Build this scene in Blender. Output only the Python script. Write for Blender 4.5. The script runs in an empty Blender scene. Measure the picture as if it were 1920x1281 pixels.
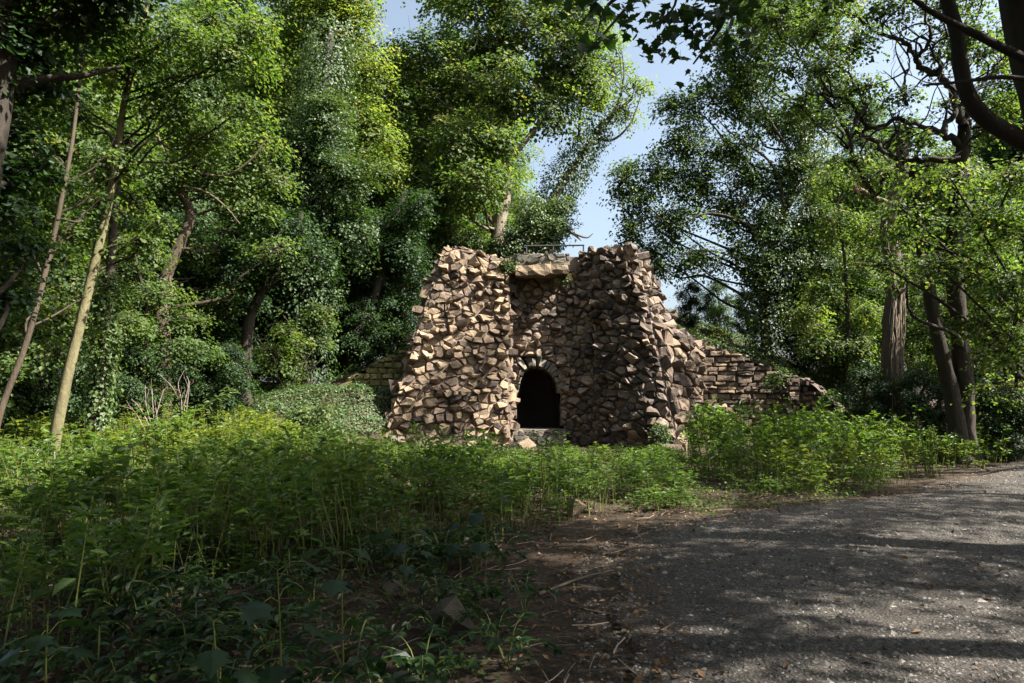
import bpy, bmesh, math, random
import numpy as np
from mathutils import Vector, Matrix
from mathutils import noise as mnoise

rng = np.random.default_rng(11)
random.seed(11)
S = bpy.context.scene
COL = S.collection

# ------------------------------------------------------------------ camera, sky, sun, exposure
EYE = 1.6
PITCH = math.radians(4.7)
FPX = 1280.0                                    # focal length in photograph pixels (1920 wide)
cam_d = bpy.data.cameras.new('camera')
cam_d.sensor_width = 36.0
cam_d.lens = 24.0
cam_d.clip_start = 0.05
cam_d.clip_end = 2000.0
cam = bpy.data.objects.new('camera', cam_d)
COL.objects.link(cam)
cam.location = (0, 0, EYE)
cam.rotation_euler = (math.pi / 2 + PITCH, 0, 0)
S.camera = cam

SUN_AZ = math.radians(106)                      # clockwise from +Y (the view direction)
SUN_EL = math.radians(48)
TO_SUN = Vector((math.sin(SUN_AZ) * math.cos(SUN_EL), math.cos(SUN_AZ) * math.cos(SUN_EL), math.sin(SUN_EL)))
W = bpy.data.worlds.new('World')
S.world = W
W.use_nodes = True
nt = W.node_tree
nt.nodes.clear()
sky = nt.nodes.new('ShaderNodeTexSky')
sky.sky_type = 'NISHITA'
sky.sun_disc = False
sky.sun_elevation = SUN_EL
sky.sun_rotation = SUN_AZ
sky.altitude = 200
sky.air_density = 1.0
sky.dust_density = 5.0
sky.ozone_density = 2.5
bg = nt.nodes.new('ShaderNodeBackground')
bg.inputs['Strength'].default_value = 0.062
wo = nt.nodes.new('ShaderNodeOutputWorld')
hsv = nt.nodes.new('ShaderNodeHueSaturation')          # a little summer haze: paler, less violet blue
hsv.inputs['Saturation'].default_value = 0.72
hsv.inputs['Hue'].default_value = 0.485
hsv.inputs['Value'].default_value = 1.12
nt.links.new(sky.outputs[0], hsv.inputs['Color'])
nt.links.new(hsv.outputs[0], bg.inputs['Color'])
nt.links.new(bg.outputs[0], wo.inputs['Surface'])

sun_d = bpy.data.lights.new('sun', 'SUN')
sun_d.energy = 5.0
sun_d.angle = math.radians(0.55)
sun_d.color = (1.0, 0.95, 0.86)
sun = bpy.data.objects.new('sun', sun_d)
COL.objects.link(sun)
sun.rotation_euler = TO_SUN.to_track_quat('Z', 'Y').to_euler()
sun.location = (30, -10, 40)

S.view_settings.view_transform = 'Standard'
S.view_settings.look = 'None'
S.view_settings.gamma = 1.0
S.view_settings.use_curve_mapping = False
S.view_settings.exposure = 2.1
S.render.engine = 'CYCLES'
S.cycles.max_bounces = 8
S.cycles.diffuse_bounces = 2
S.cycles.glossy_bounces = 2
S.cycles.transmission_bounces = 2
S.cycles.transparent_max_bounces = 4
S.cycles.sample_clamp_indirect = 4.0
S.cycles.caustics_reflective = False
S.cycles.caustics_refractive = False
S.cycles.use_denoising = True
try:
    S.cycles.denoiser = 'OPENIMAGEDENOISE'
except Exception:
    pass

# ------------------------------------------------------------------ helpers
def at(px, py, Y):
    """World point that the photograph shows at pixel (px, py), at depth y = Y."""
    cx = (px - 960.0) / FPX
    cz = -(py - 640.5) / FPX
    y = math.cos(PITCH) - cz * math.sin(PITCH)
    z = math.sin(PITCH) + cz * math.cos(PITCH)
    t = Y / y
    return np.array([cx * t, Y, EYE + z * t])

def proj(P):
    """Pixel (1920 wide) of world points (n,3)."""
    P = np.atleast_2d(P)
    y, z = P[:, 1], P[:, 2] - EYE
    f = y * math.cos(PITCH) + z * math.sin(PITCH)
    u = -y * math.sin(PITCH) + z * math.cos(PITCH)
    f = np.where(f < 0.01, 0.01, f)
    return np.stack([960 + FPX * P[:, 0] / f, 640.5 - FPX * u / f], 1)

def nrm(a):
    a = np.asarray(a, float)
    return a / np.maximum(np.linalg.norm(a, axis=-1, keepdims=True), 1e-9)

def sstep(a, b, x):
    t = np.clip((np.asarray(x, float) - a) / (np.asarray(b, float) - a), 0, 1)
    return t * t * (3 - 2 * t)

def tag(o, label=None, cat=None, group=None, kind=None):
    if label: o['label'] = label
    if cat: o['category'] = cat
    if group: o['group'] = group
    if kind: o['kind'] = kind
    return o

def empty(name, loc, label=None, cat=None, group=None, rz=0.0):
    o = bpy.data.objects.new(name, None)
    o.empty_display_size = 0.2
    COL.objects.link(o)
    o.location = tuple(float(v) for v in loc)
    o.rotation_euler = (0, 0, rz)
    return tag(o, label, cat, group)

class MB:
    """Collects vertices and faces and makes one mesh of them."""
    def __init__(s):
        s.V, s.L, s.N, s.A, s.M, s.n = [], [], [], [], [], 0
    def add(s, V, F, var=0.5, mat=0):
        V = np.asarray(V, float).reshape(-1, 3)
        F = np.asarray(F, np.int64)
        k = len(F)
        s.V.append(V)
        s.L.append((F + s.n).ravel())
        s.N.append(np.full(k, F.shape[1]))
        s.A.append(np.broadcast_to(np.asarray(var, float), (k,)).copy())
        s.M.append(np.full(k, mat))
        s.n += len(V)
    def polys(s, V, faces, var=0.5, mat=0):
        V = np.asarray(V, float).reshape(-1, 3)
        s.V.append(V)
        for f in faces:
            s.L.append(np.array(f) + s.n)
            s.N.append(np.array([len(f)]))
        k = len(faces)
        s.A.append(np.broadcast_to(np.asarray(var, float), (k,)).copy())
        s.M.append(np.full(k, mat))
        s.n += len(V)
    def mesh(s, name, mats, smooth=False, base=None):
        me = bpy.data.meshes.new(name)
        V = np.concatenate(s.V)
        if base is not None:
            V = V - np.asarray(base, float)
        L = np.concatenate(s.L)
        N = np.concatenate(s.N)
        me.vertices.add(len(V))
        me.vertices.foreach_set('co', V.astype(np.float32).ravel())
        me.loops.add(len(L))
        me.loops.foreach_set('vertex_index', L.astype(np.int32))
        me.polygons.add(len(N))
        st = np.concatenate([[0], np.cumsum(N)[:-1]]).astype(np.int32)
        me.polygons.foreach_set('loop_start', st)
        me.polygons.foreach_set('material_index', np.concatenate(s.M).astype(np.int32))
        me.polygons.foreach_set('use_smooth', np.full(len(N), bool(smooth)))
        a = me.attributes.new('var', 'FLOAT', 'FACE')
        a.data.foreach_set('value', np.concatenate(s.A).astype(np.float32))
        for m in (mats if isinstance(mats, (list, tuple)) else [mats]):
            me.materials.append(m)
        me.update(calc_edges=True)
        return me
    def build(s, name, mats, parent=None, smooth=False, base=None, kind=None):
        o = bpy.data.objects.new(name, s.mesh(name, mats, smooth, base))
        COL.objects.link(o)
        if parent is not None:
            o.parent = parent
        if kind:
            o['kind'] = kind
        return o
    def empty(s):
        return s.n == 0

def spline(pts, n):
    """Catmull-Rom through pts, n points per span."""
    P = np.asarray(pts, float)
    if len(P) < 3:
        t = np.linspace(0, 1, n * (len(P) - 1) + 1)[:, None]
        return P[0] * (1 - t) + P[-1] * t
    Q = np.vstack([2 * P[0] - P[1], P, 2 * P[-1] - P[-2]])
    out = []
    for i in range(1, len(Q) - 2):
        p0, p1, p2, p3 = Q[i - 1], Q[i], Q[i + 1], Q[i + 2]
        for t in np.linspace(0, 1, n, endpoint=False):
            out.append(0.5 * (2 * p1 + (p2 - p0) * t + (2 * p0 - 5 * p1 + 4 * p2 - p3) * t * t + (3 * p1 - p0 - 3 * p2 + p3) * t ** 3))
    out.append(P[-1])
    return np.array(out)

def tube(mb, pts, rad, sides=6, var=0.5, mat=0, rough=0.0):
    P = np.asarray(pts, float)
    n = len(P)
    R = np.broadcast_to(np.asarray(rad, float), (n,)) if np.ndim(rad) else np.full(n, float(rad))
    T = nrm(np.gradient(P, axis=0))
    ref = np.array([0.0, 0, 1]) if abs(T[0][2]) < 0.8 else np.array([1.0, 0, 0])
    A = np.zeros_like(P)
    a = nrm(np.cross(T[0], ref))
    for i in range(n):
        a = a - T[i] * np.dot(a, T[i])
        a = a / max(np.linalg.norm(a), 1e-9)
        A[i] = a
    B = np.cross(T, A)
    ph = np.linspace(0, 2 * math.pi, sides, endpoint=False)
    r = R[:, None] * (1 + rough * (.8 * rng.uniform(-1, 1, (1, sides)) + .5 * rng.uniform(-1, 1, (n, sides))))
    V = P[:, None] + r[:, :, None] * (np.cos(ph)[None, :, None] * A[:, None] + np.sin(ph)[None, :, None] * B[:, None])
    i = np.arange(n - 1)[:, None] * sides
    j = np.arange(sides)[None, :]
    j2 = (j + 1) % sides
    F = np.stack([i + j, i + j2, i + sides + j2, i + sides + j], -1).reshape(-1, 4)
    mb.add(V.reshape(-1, 3), F, var, mat)
    tip = (n - 1) * sides
    mb.n -= 0
    mb.polys(V[-1], [list(range(sides))], var, mat)

def hull_chunk(seed, n=11, squash=(1, 1, 1)):
    """Angular convex rock of about unit radius: (verts, faces)."""
    r = np.random.default_rng(seed)
    p = nrm(r.normal(size=(n, 3))) * r.uniform(0.8, 1.15, (n, 1)) * np.array(squash)
    bm = bmesh.new()
    for q in p:
        bm.verts.new(q)
    res = bmesh.ops.convex_hull(bm, input=bm.verts)
    bad = [e for e in res['geom_interior'] if isinstance(e, bmesh.types.BMVert)]
    bmesh.ops.delete(bm, geom=bad, context='VERTS')
    bm.verts.index_update()
    V = np.array([v.co[:] for v in bm.verts])
    F = np.array([[v.index for v in f.verts] for f in bm.faces])
    bm.free()
    return V, F
CHUNKS = [hull_chunk(100 + i, 9 + i % 5) for i in range(16)]

def rot_rand(r=rng):
    q = r.normal(size=4)
    q /= np.linalg.norm(q)
    return np.array(Matrix.Rotation(0, 3, 'X')) if False else np.array(__import__('mathutils').Quaternion(q).to_matrix())

# ------------------------------------------------------------------ materials
def new_mat(name):
    m = bpy.data.materials.new(name)
    m.use_nodes = True
    t = m.node_tree
    for n in list(t.nodes):
        t.nodes.remove(n)
    out = t.nodes.new('ShaderNodeOutputMaterial')
    return m, t, out

def ramp(t, fac, stops):
    r = t.nodes.new('ShaderNodeValToRGB')
    e = r.color_ramp.elements
    while len(e) < len(stops):
        e.new(0.5)
    for k, (p, c) in enumerate(stops):
        e[k].position = p
        e[k].color = (*c, 1)
    t.links.new(fac, r.inputs[0])
    return r.outputs[0]

def var_attr(t):
    a = t.nodes.new('ShaderNodeAttribute')
    a.attribute_name = 'var'
    return a.outputs['Fac']

def noise_tex(t, scale, detail=4, rough=0.6, vec=None):
    if vec is None:
        g = t.nodes.new('ShaderNodeNewGeometry')
        vec = g.outputs['Position']
    n = t.nodes.new('ShaderNodeTexNoise')
    n.inputs['Scale'].default_value = scale
    n.inputs['Detail'].default_value = detail
    n.inputs['Roughness'].default_value = rough
    t.links.new(vec, n.inputs['Vector'])
    return n.outputs['Fac']

def mixc(t, fac, a, b, mode='MIX'):
    m = t.nodes.new('ShaderNodeMix')
    m.data_type = 'RGBA'
    m.blend_type = mode
    for s, v in ((m.inputs[0], fac), (m.inputs[6], a), (m.inputs[7], b)):
        if isinstance(v, (int, float)):
            s.default_value = v
        elif isinstance(v, tuple):
            s.default_value = (*v, 1)
        else:
            t.links.new(v, s)
    return m.outputs[2]

def leaf_mat(name, stops, trans=0.5, rough=0.55, tint=(1.85, 1.85, 0.75), spec=0.3):
    m, t, out = new_mat(name)
    v = var_attr(t)
    col = ramp(t, v, stops)
    p = t.nodes.new('ShaderNodeBsdfPrincipled')
    t.links.new(col, p.inputs['Base Color'])
    p.inputs['Roughness'].default_value = rough
    p.inputs['Specular IOR Level'].default_value = spec
    tr = t.nodes.new('ShaderNodeBsdfTranslucent')
    t.links.new(mixc(t, 1.0, col, tint, 'MULTIPLY'), tr.inputs['Color'])
    mx = t.nodes.new('ShaderNodeMixShader')
    mx.inputs[0].default_value = trans
    t.links.new(p.outputs[0], mx.inputs[1])
    t.links.new(tr.outputs[0], mx.inputs[2])
    t.links.new(mx.outputs[0], out.inputs['Surface'])
    return m

def solid_mat(name, stops, nscale=6.0, rough=0.85, bump=0.4, bscale=None, spec=0.3, fac='mix', dist=0.02, aniso=None):
    """Noise-mottled matt surface; 'var' shifts the whole piece along the ramp."""
    m, t, out = new_mat(name)
    g = t.nodes.new('ShaderNodeNewGeometry')
    vec = g.outputs['Position']
    if aniso:
        mp = t.nodes.new('ShaderNodeMapping')
        mp.inputs['Scale'].default_value = aniso
        t.links.new(vec, mp.inputs['Vector'])
        vec = mp.outputs[0]
    n = noise_tex(t, nscale, 6, 0.65, vec)
    if fac == 'mix':
        a = t.nodes.new('ShaderNodeMath'); a.operation = 'MULTIPLY_ADD'
        t.links.new(n, a.inputs[0]); a.inputs[1].default_value = 0.9; a.inputs[2].default_value = -0.45
        b = t.nodes.new('ShaderNodeMath'); b.operation = 'ADD'; b.use_clamp = True
        t.links.new(a.outputs[0], b.inputs[0]); t.links.new(var_attr(t), b.inputs[1])
        f = b.outputs[0]
    else:
        f = n
    col = ramp(t, f, stops)
    p = t.nodes.new('ShaderNodeBsdfPrincipled')
    t.links.new(col, p.inputs['Base Color'])
    p.inputs['Roughness'].default_value = rough
    p.inputs['Specular IOR Level'].default_value = spec
    if bump:
        b2 = noise_tex(t, bscale or nscale * 3, 8, 0.7, vec)
        bp = t.nodes.new('ShaderNodeBump')
        bp.inputs['Strength'].default_value = bump
        bp.inputs['Distance'].default_value = dist
        t.links.new(b2, bp.inputs['Height'])
        t.links.new(bp.outputs[0], p.inputs['Normal'])
    t.links.new(p.outputs[0], out.inputs['Surface'])
    return m

M = {}
M['leaf_maple'] = leaf_mat('maple_leaves', [(0, (.020, .048, .011)), (.5, (.060, .104, .024)), (.85, (.108, .150, .046)), (1, (.160, .160, .060))])
M['leaf_pale'] = leaf_mat('pale_leaves', [(0, (0.050, 0.088, 0.020)), (.5, (0.100, 0.150, 0.035)), (.9, (0.163, 0.200, 0.053)), (1, (0.237, 0.188, 0.062))], rough=.55)
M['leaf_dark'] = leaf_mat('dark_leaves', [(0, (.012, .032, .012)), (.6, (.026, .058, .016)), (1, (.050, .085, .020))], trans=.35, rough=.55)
M['leaf_ivy'] = leaf_mat('ivy_leaves', [(0, (.016, .040, .014)), (.5, (.040, .075, .020)), (1, (.092, .130, .042))], trans=.3, rough=.5, spec=.35)
M['leaf_oak'] = leaf_mat('oak_leaves', [(0, (.018, .044, .010)), (.6, (.048, .092, .020)), (1, (.095, .145, .040))], trans=.5)
M['leaf_blue'] = leaf_mat('thin_crown_leaves', [(0, (.026, .050, .016)), (.6, (.058, .098, .026)), (1, (.105, .145, .042))], trans=.5, rough=.5)
M['leaf_autumn'] = leaf_mat('yellowing_leaves', [(0, (.070, .065, .020)), (.6, (.130, .095, .030)), (1, (.20, .12, .045))], trans=.4)
M['leaf_herb'] = leaf_mat('herb_leaves', [(0, (.024, .058, .012)), (.55, (.072, .128, .026)), (1, (.130, .175, .048))], trans=.5, rough=.45, spec=.4)
M['leaf_yellow'] = leaf_mat('sun_yellow_herb_leaves', [(0, (.060, .095, .016)), (.55, (.105, .145, .028)), (1, (.17, .165, .045))], trans=.5, rough=.45)  # brightness of the sunlit herb band put into the leaf colour
M['stem_green'] = leaf_mat('green_stems', [(0, (.070, .095, .018)), (1, (.170, .185, .050))], trans=.25, rough=.45)
M['leaf_bramble'] = leaf_mat('broad_dark_leaves', [(0, (.010, .026, .009)), (.6, (.020, .046, .013)), (1, (.040, .072, .018))], trans=.4, rough=.4)
M['bark'] = solid_mat('bark', [(0, (0.015, 0.012, 0.009)), (.5, (0.045, 0.036, 0.027)), (1, (0.098, 0.079, 0.060))], 5, .9, .9, 14, aniso=(1, 1, .22), dist=.05)
M['bark_dark'] = solid_mat('dark_bark', [(0, (0.012, 0.010, 0.007)), (.5, (0.034, 0.027, 0.020)), (1, (0.071, 0.058, 0.044))], 5, .9, .9, 14, aniso=(1, 1, .22), dist=.05)
M['bark_pale'] = solid_mat('pale_green_bark', [(0, (0.010, 0.009, 0.005)), (.18, (0.017, 0.016, 0.009)), (.38, (0.100, 0.087, 0.044)), (.6, (0.152, 0.135, 0.067)), (1, (0.211, 0.187, 0.105))], 9, .85, .8, 26, aniso=(1, 1, .5), dist=.02)
M['bark_brown'] = solid_mat('brown_bark', [(0, (0.026, 0.019, 0.013)), (.5, (0.071, 0.053, 0.036)), (1, (0.143, 0.109, 0.075))], 5, .9, .9, 14, aniso=(1, 1, .22), dist=.05)
M['bark_moss'] = solid_mat('mossy_bark', [(0, (0.021, 0.017, 0.012)), (.45, (0.056, 0.045, 0.032)), (.62, (0.060, 0.051, 0.027)), (1, (0.071, 0.083, 0.019))], 3, .9, .8, 14, dist=.04)
M['bark_light'] = solid_mat('pale_grey_bark', [(0, (.08, .066, .05)), (.5, (.20, .165, .125)), (1, (.34, .29, .23))], 4, .85, .5, 14, aniso=(1, 1, .4), dist=.03)
M['twig'] = solid_mat('bare_twigs', [(0, (0.102, 0.077, 0.064)), (.5, (0.173, 0.134, 0.115)), (1, (0.243, 0.198, 0.173))], 8, .8, 0)
M['root'] = solid_mat('ivy_roots', [(0, (.12, .095, .07)), (.5, (.24, .195, .15)), (1, (.36, .30, .24))], 8, .9, 0)
M['stone'] = solid_mat('sandstone', [(0, (.032, .025, .021)), (.25, (.082, .060, .046)), (.5, (.138, .101, .074)), (.75, (.208, .152, .103)), (1, (.290, .218, .142))], 6, .88, .9, 18, dist=.04)
M['stone_dark'] = solid_mat('darker_brown_stone', [(0, (0.033, 0.027, 0.024)), (.3, (0.083, 0.065, 0.053)), (.6, (0.146, 0.111, 0.087)), (.85, (0.218, 0.163, 0.118)), (1, (0.283, 0.222, 0.153))], 5, .85, .9, 16, dist=.04)  # slightly darker brown than the sandstone
M['stone_green'] = solid_mat('algae_stone', [(0, (.060, .055, .024)), (.4, (.120, .110, .045)), (.75, (.185, .160, .070)), (1, (.25, .20, .11))], 5, .9, .6, 16, dist=.03)
M['stone_grey'] = solid_mat('grey_stone', [(0, (0.048, 0.045, 0.037)), (.4, (0.100, 0.092, 0.074)), (.75, (0.160, 0.144, 0.112)), (1, (0.224, 0.200, 0.152))], 6, .85, .6, 18, dist=.02)
M['mortar'] = solid_mat('mortar', [(0, (0.128, 0.092, 0.072)), (.5, (0.208, 0.160, 0.128)), (1, (0.288, 0.232, 0.192))], 9, .95, .8, 40, dist=.02)
M['slab'] = solid_mat('ochre_slab', [(0, (.05, .040, .030)), (.4, (.13, .098, .066)), (.7, (.21, .155, .100)), (1, (.29, .225, .150))], 5, .9, .9, 18, dist=.04)
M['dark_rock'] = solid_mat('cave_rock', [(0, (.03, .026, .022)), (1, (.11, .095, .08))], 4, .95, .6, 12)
M['moss_rock'] = solid_mat('mossy_rock', [(0, (.030, .025, .018)), (.45, (.075, .060, .042)), (.7, (.115, .092, .058)), (1, (.08, .09, .025))], 4, .9, .8, 16, dist=.03)
M['pipe'] = solid_mat('dark_painted_steel', [(0, (.02, .021, .022)), (1, (.05, .05, .05))], 20, .45, 0, spec=.5)
M['pebble'] = solid_mat('gravel_stones', [(0, (.035, .032, .029)), (.5, (.095, .086, .077)), (.85, (.165, .15, .135)), (1, (.26, .24, .21))], 30, .85, 0)
M['litter'] = leaf_mat('dead_leaves', [(0, (.055, .032, .016)), (.5, (.14, .085, .045)), (.9, (.24, .16, .095)), (1, (.32, .20, .08))], trans=.15, rough=.7, tint=(1.2, 1.0, .7), spec=.2)
M['litter_twig'] = solid_mat('fallen_twigs', [(0, (.05, .036, .024)), (.5, (.12, .09, .065)), (1, (.25, .20, .15))], 20, .9, 0)
M['wood_cut'] = solid_mat('torn_wood', [(0, (.28, .17, .10)), (1, (.52, .36, .24))], 12, .9, .5)

def ground_mat():
    m, t, out = new_mat('woodland_soil')
    n1 = noise_tex(t, .7, 5, .6)
    n2 = noise_tex(t, 22, 6, .75)
    c1 = ramp(t, n1, [(.3, (.030, .022, .015)), (.7, (.064, .046, .032))])
    c2 = ramp(t, n2, [(.35, (.30, .30, .30)), (.5, (1, 1, 1)), (.75, (2.2, 2.0, 1.7))])
    p = t.nodes.new('ShaderNodeBsdfPrincipled')
    t.links.new(mixc(t, 1.0, c1, c2, 'MULTIPLY'), p.inputs['Base Color'])
    p.inputs['Roughness'].default_value = .95
    p.inputs['Specular IOR Level'].default_value = .2
    bp = t.nodes.new('ShaderNodeBump'); bp.inputs['Strength'].default_value = 1.0; bp.inputs['Distance'].default_value = .04
    t.links.new(n2, bp.inputs['Height']); t.links.new(bp.outputs[0], p.inputs['Normal'])
    t.links.new(p.outputs[0], out.inputs['Surface'])
    return m
def path_mat():
    m, t, out = new_mat('gravel_path')
    n1 = noise_tex(t, 1.1, 4, .55)
    n2 = noise_tex(t, 60, 5, .8)
    g = t.nodes.new('ShaderNodeNewGeometry')
    v = t.nodes.new('ShaderNodeTexVoronoi'); v.inputs['Scale'].default_value = 42
    t.links.new(g.outputs['Position'], v.inputs['Vector'])
    c1 = ramp(t, n1, [(.35, (.060, .052, .044)), (.65, (.098, .087, .075))])
    c2 = ramp(t, n2, [(.3, (.30, .29, .28)), (.5, (1, 1, 1)), (.72, (2.1, 2.0, 1.9))])
    c3 = mixc(t, 1.0, c1, c2, 'MULTIPLY')
    hs = t.nodes.new('ShaderNodeSeparateColor'); t.links.new(v.outputs['Color'], hs.inputs[0])
    c4 = ramp(t, hs.outputs[0], [(0, (.55, .55, .56)), (.6, (1, 1, 1)), (1, (1.6, 1.55, 1.5))])
    n3 = noise_tex(t, 3.2, 6, .7)
    ad = t.nodes.new('ShaderNodeMath'); ad.operation = 'ADD'
    t.links.new(var_attr(t), ad.inputs[0]); t.links.new(n3, ad.inputs[1])
    ef = ramp(t, ad.outputs[0], [(.62, (0, 0, 0)), (.95, (1, 1, 1))])
    soil = ramp(t, n2, [(.3, (.022, .015, .010)), (.5, (.070, .048, .031)), (.75, (.150, .105, .068))])
    p = t.nodes.new('ShaderNodeBsdfPrincipled')
    t.links.new(mixc(t, ef, soil, mixc(t, 1.0, c3, c4, 'MULTIPLY')), p.inputs['Base Color'])
    p.inputs['Roughness'].default_value = .85
    p.inputs['Specular IOR Level'].default_value = .35
    mth = t.nodes.new('ShaderNodeMath'); mth.operation = 'SUBTRACT'
    t.links.new(n2, mth.inputs[0]); t.links.new(v.outputs['Distance'], mth.inputs[1])
    bp = t.nodes.new('ShaderNodeBump'); bp.inputs['Strength'].default_value = 1.0; bp.inputs['Distance'].default_value = .05
    t.links.new(mth.outputs[0], bp.inputs['Height']); t.links.new(bp.outputs[0], p.inputs['Normal'])
    t.links.new(p.outputs[0], out.inputs['Surface'])
    return m
M['ground'] = ground_mat()
M['path'] = path_mat()

# ------------------------------------------------------------------ ground, path
PATH_L = np.array([(.3, -14), (.4, -2), (.62, 3), (.68, 4), (.8, 6), (1.3, 8), (2.9, 9.5), (4.1, 10.2), (6.8, 11.7), (9.6, 14.2), (11.6, 16.4), (14.0, 18.4), (20, 22), (30, 26)])
PATH_R = np.array([(4.9, -14), (4.9, -2), (5.0, 2), (5.2, 4), (5.5, 5.4), (6.1, 6.5), (7.3, 7.7), (8.6, 8.6), (10.2, 9.6), (12.2, 10.9), (14.4, 12.6), (16.2, 13.9), (23, 18.5), (33, 22)])

def in_poly(x, y, poly):
    x = np.asarray(x, float); y = np.asarray(y, float)
    ins = np.zeros(np.broadcast(x, y).shape, bool)
    n = len(poly)
    for i in range(n):
        x0, y0 = poly[i]; x1, y1 = poly[(i + 1) % n]
        c = ((y0 > y) != (y1 > y)) & (x < (x1 - x0) * (y - y0) / (y1 - y0 + 1e-12) + x0)
        ins ^= c
    return ins
PATH_POLY = np.vstack([PATH_L, PATH_R[::-1]])
def on_path(x, y):
    return in_poly(x, y, PATH_POLY)

def gh(x, y):
    """Ground height."""
    x = np.asarray(x, float); y = np.asarray(y, float)
    h = 0.03 * np.sin(x * 1.7 + .6 * y) * np.sin(y * 1.3 - .4 * x)
    h = h * sstep(1.5, -1.0, x) * sstep(30, 8, y) + 0.0
    # hill that the grotto is built against
    p = np.interp(x, [-40, -16, -9, -6.4, -5.3, -3.2, -2.4, 4.4, 5.1, 7, 9.8, 12.2, 16, 24, 50],
                  [.6, .8, 1.1, 1.8, 2.2, 3.4, 6.0, 6.0, 4.7, 3.55, 2.5, 1.4, 1.0, .8, .6])
    y0 = np.interp(x, [-10, -6.4, -3.4, -2.6, 4.6, 5.6, 6.6, 12, 16], [23, 23.2, 23.4, 26.4, 26.4, 24.6, 23.2, 23.2, 22])
    r = sstep(0, 1, (y - y0) / np.interp(x, [-12, -6, 6, 12, 18], [4, .9, .9, .9, 5]))
    h = h + p * r
    # the hill goes on rising to the right behind
    h = h + sstep(24.5, 33, y) * (2.4 * sstep(3.5, 7.5, x) * sstep(19, 11, x) + .5 * sstep(-3, -8, x)) * sstep(70, 40, y)
    # ivy bank before the left wall
    bank = 1.5 * sstep(np.interp(x, [-7, -5, -3.5], [18.4, 19.2, 21.0]), 22.8, y) * sstep(-2.0, -4.4, x) * sstep(-12.5, -7.0, x) * (1 - r)
    h = h + bank
    # slight rise before the right wall
    h = h + .45 * sstep(17, 22, y) * sstep(4.6, 7, x) * sstep(17, 12, x) * (1 - r)
    h = h + .38 * sstep(10.5, 14.5, y) * sstep(-1.5, -5, x)
    h = h + .7 * sstep(16, 26, y) * sstep(-9, -14, x)
    return h

xs = np.concatenate([-np.geomspace(400, 27, 14), np.linspace(-26, 26, 150), np.geomspace(27, 400, 14)])
ys = np.concatenate([-np.geomspace(400, 9, 12), np.linspace(-8, 44, 150), np.geomspace(45, 400, 12)])
GX, GY = np.meshgrid(xs, ys)
GZ = gh(GX, GY)
nx, ny = len(xs), len(ys)
ii = (np.arange(ny - 1)[:, None] * nx + np.arange(nx - 1)[None, :])
GF = np.stack([ii, ii + 1, ii + nx + 1, ii + nx], -1).reshape(-1, 4)
g = MB(); g.add(np.stack([GX, GY, GZ], -1), GF)
tag(g.build('ground', M['ground'], smooth=True), kind='structure')

n = 60
def resample(P, n):
    s = np.concatenate([[0], np.cumsum(np.linalg.norm(np.diff(P, axis=0), axis=1))])
    t = np.linspace(0, s[-1], n)
    return np.stack([np.interp(t, s, P[:, 0]), np.interp(t, s, P[:, 1])], 1)
PLs = resample(spline(PATH_L, 8)[:, :2], n * 2); PRs = resample(spline(PATH_R, 8)[:, :2], n * 2)
PLs = PLs + rng.normal(0, .05, PLs.shape)
w = (np.linspace(0, 1, 30) ** 1.5)[None, :, None]
PP = PLs[:, None] * (1 - w) + PRs[:, None] * w
crown_h = .012 + .075 * np.sin(math.pi * np.clip(w[..., 0], 0, 1)) ** .7
PZ = gh(PP[..., 0], PP[..., 1]) * 0 + .0
PZ = np.maximum(gh(PP[..., 0], PP[..., 1]), 0) + crown_h
edge = (w[..., 0] < .01) | (w[..., 0] > .99)
PZ = np.where(edge, gh(PP[..., 0], PP[..., 1]) - .02, PZ)
k, q = PP.shape[:2]
ii = (np.arange(k - 1)[:, None] * q + np.arange(q - 1)[None, :])
F = np.stack([ii, ii + 1, ii + q + 1, ii + q], -1).reshape(-1, 4)
dl_ = np.linalg.norm(PP - PP[:, :1], axis=-1)
pv = np.clip(dl_ / .8, 0, 1) * .62
pv = (pv[:-1, :-1] + pv[1:, 1:]).reshape(-1) / 2
g = MB(); g.add(np.concatenate([PP, PZ[..., None]], -1), F, pv)
path_o = tag(g.build('path', M['path'], smooth=True), kind='structure')
from mathutils.bvhtree import BVHTree
_pm = path_o.data
path_bvh = BVHTree.FromPolygons([v.co[:] for v in _pm.vertices], [p.vertices[:] for p in _pm.polygons])
def path_z(x, y):
    h = path_bvh.ray_cast(Vector((float(x), float(y), 5)), Vector((0, 0, -1)))
    return h[0].z if h[0] is not None else float(gh(x, y))
# ------------------------------------------------------------------ grotto
def clip_poly(P, nx_, ny_, d):
    """Keep the side nx*x+ny*y <= d of polygon P."""
    out = []
    k = len(P)
    for i in range(k):
        a = P[i]; b = P[(i + 1) % k]
        da = nx_ * a[0] + ny_ * a[1] - d
        db = nx_ * b[0] + ny_ * b[1] - d
        if da <= 0:
            out.append(a)
        if (da < 0 < db) or (db < 0 < da):
            t = da / (da - db)
            out.append((a[0] + t * (b[0] - a[0]), a[1] + t * (b[1] - a[1])))
    return out

def merge_close(P, eps):
    out = []
    for p in P:
        if not out or math.hypot(p[0] - out[-1][0], p[1] - out[-1][1]) > eps:
            out.append(p)
    if len(out) > 1 and math.hypot(out[0][0] - out[-1][0], out[0][1] - out[-1][1]) <= eps:
        out.pop()
    return out

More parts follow.
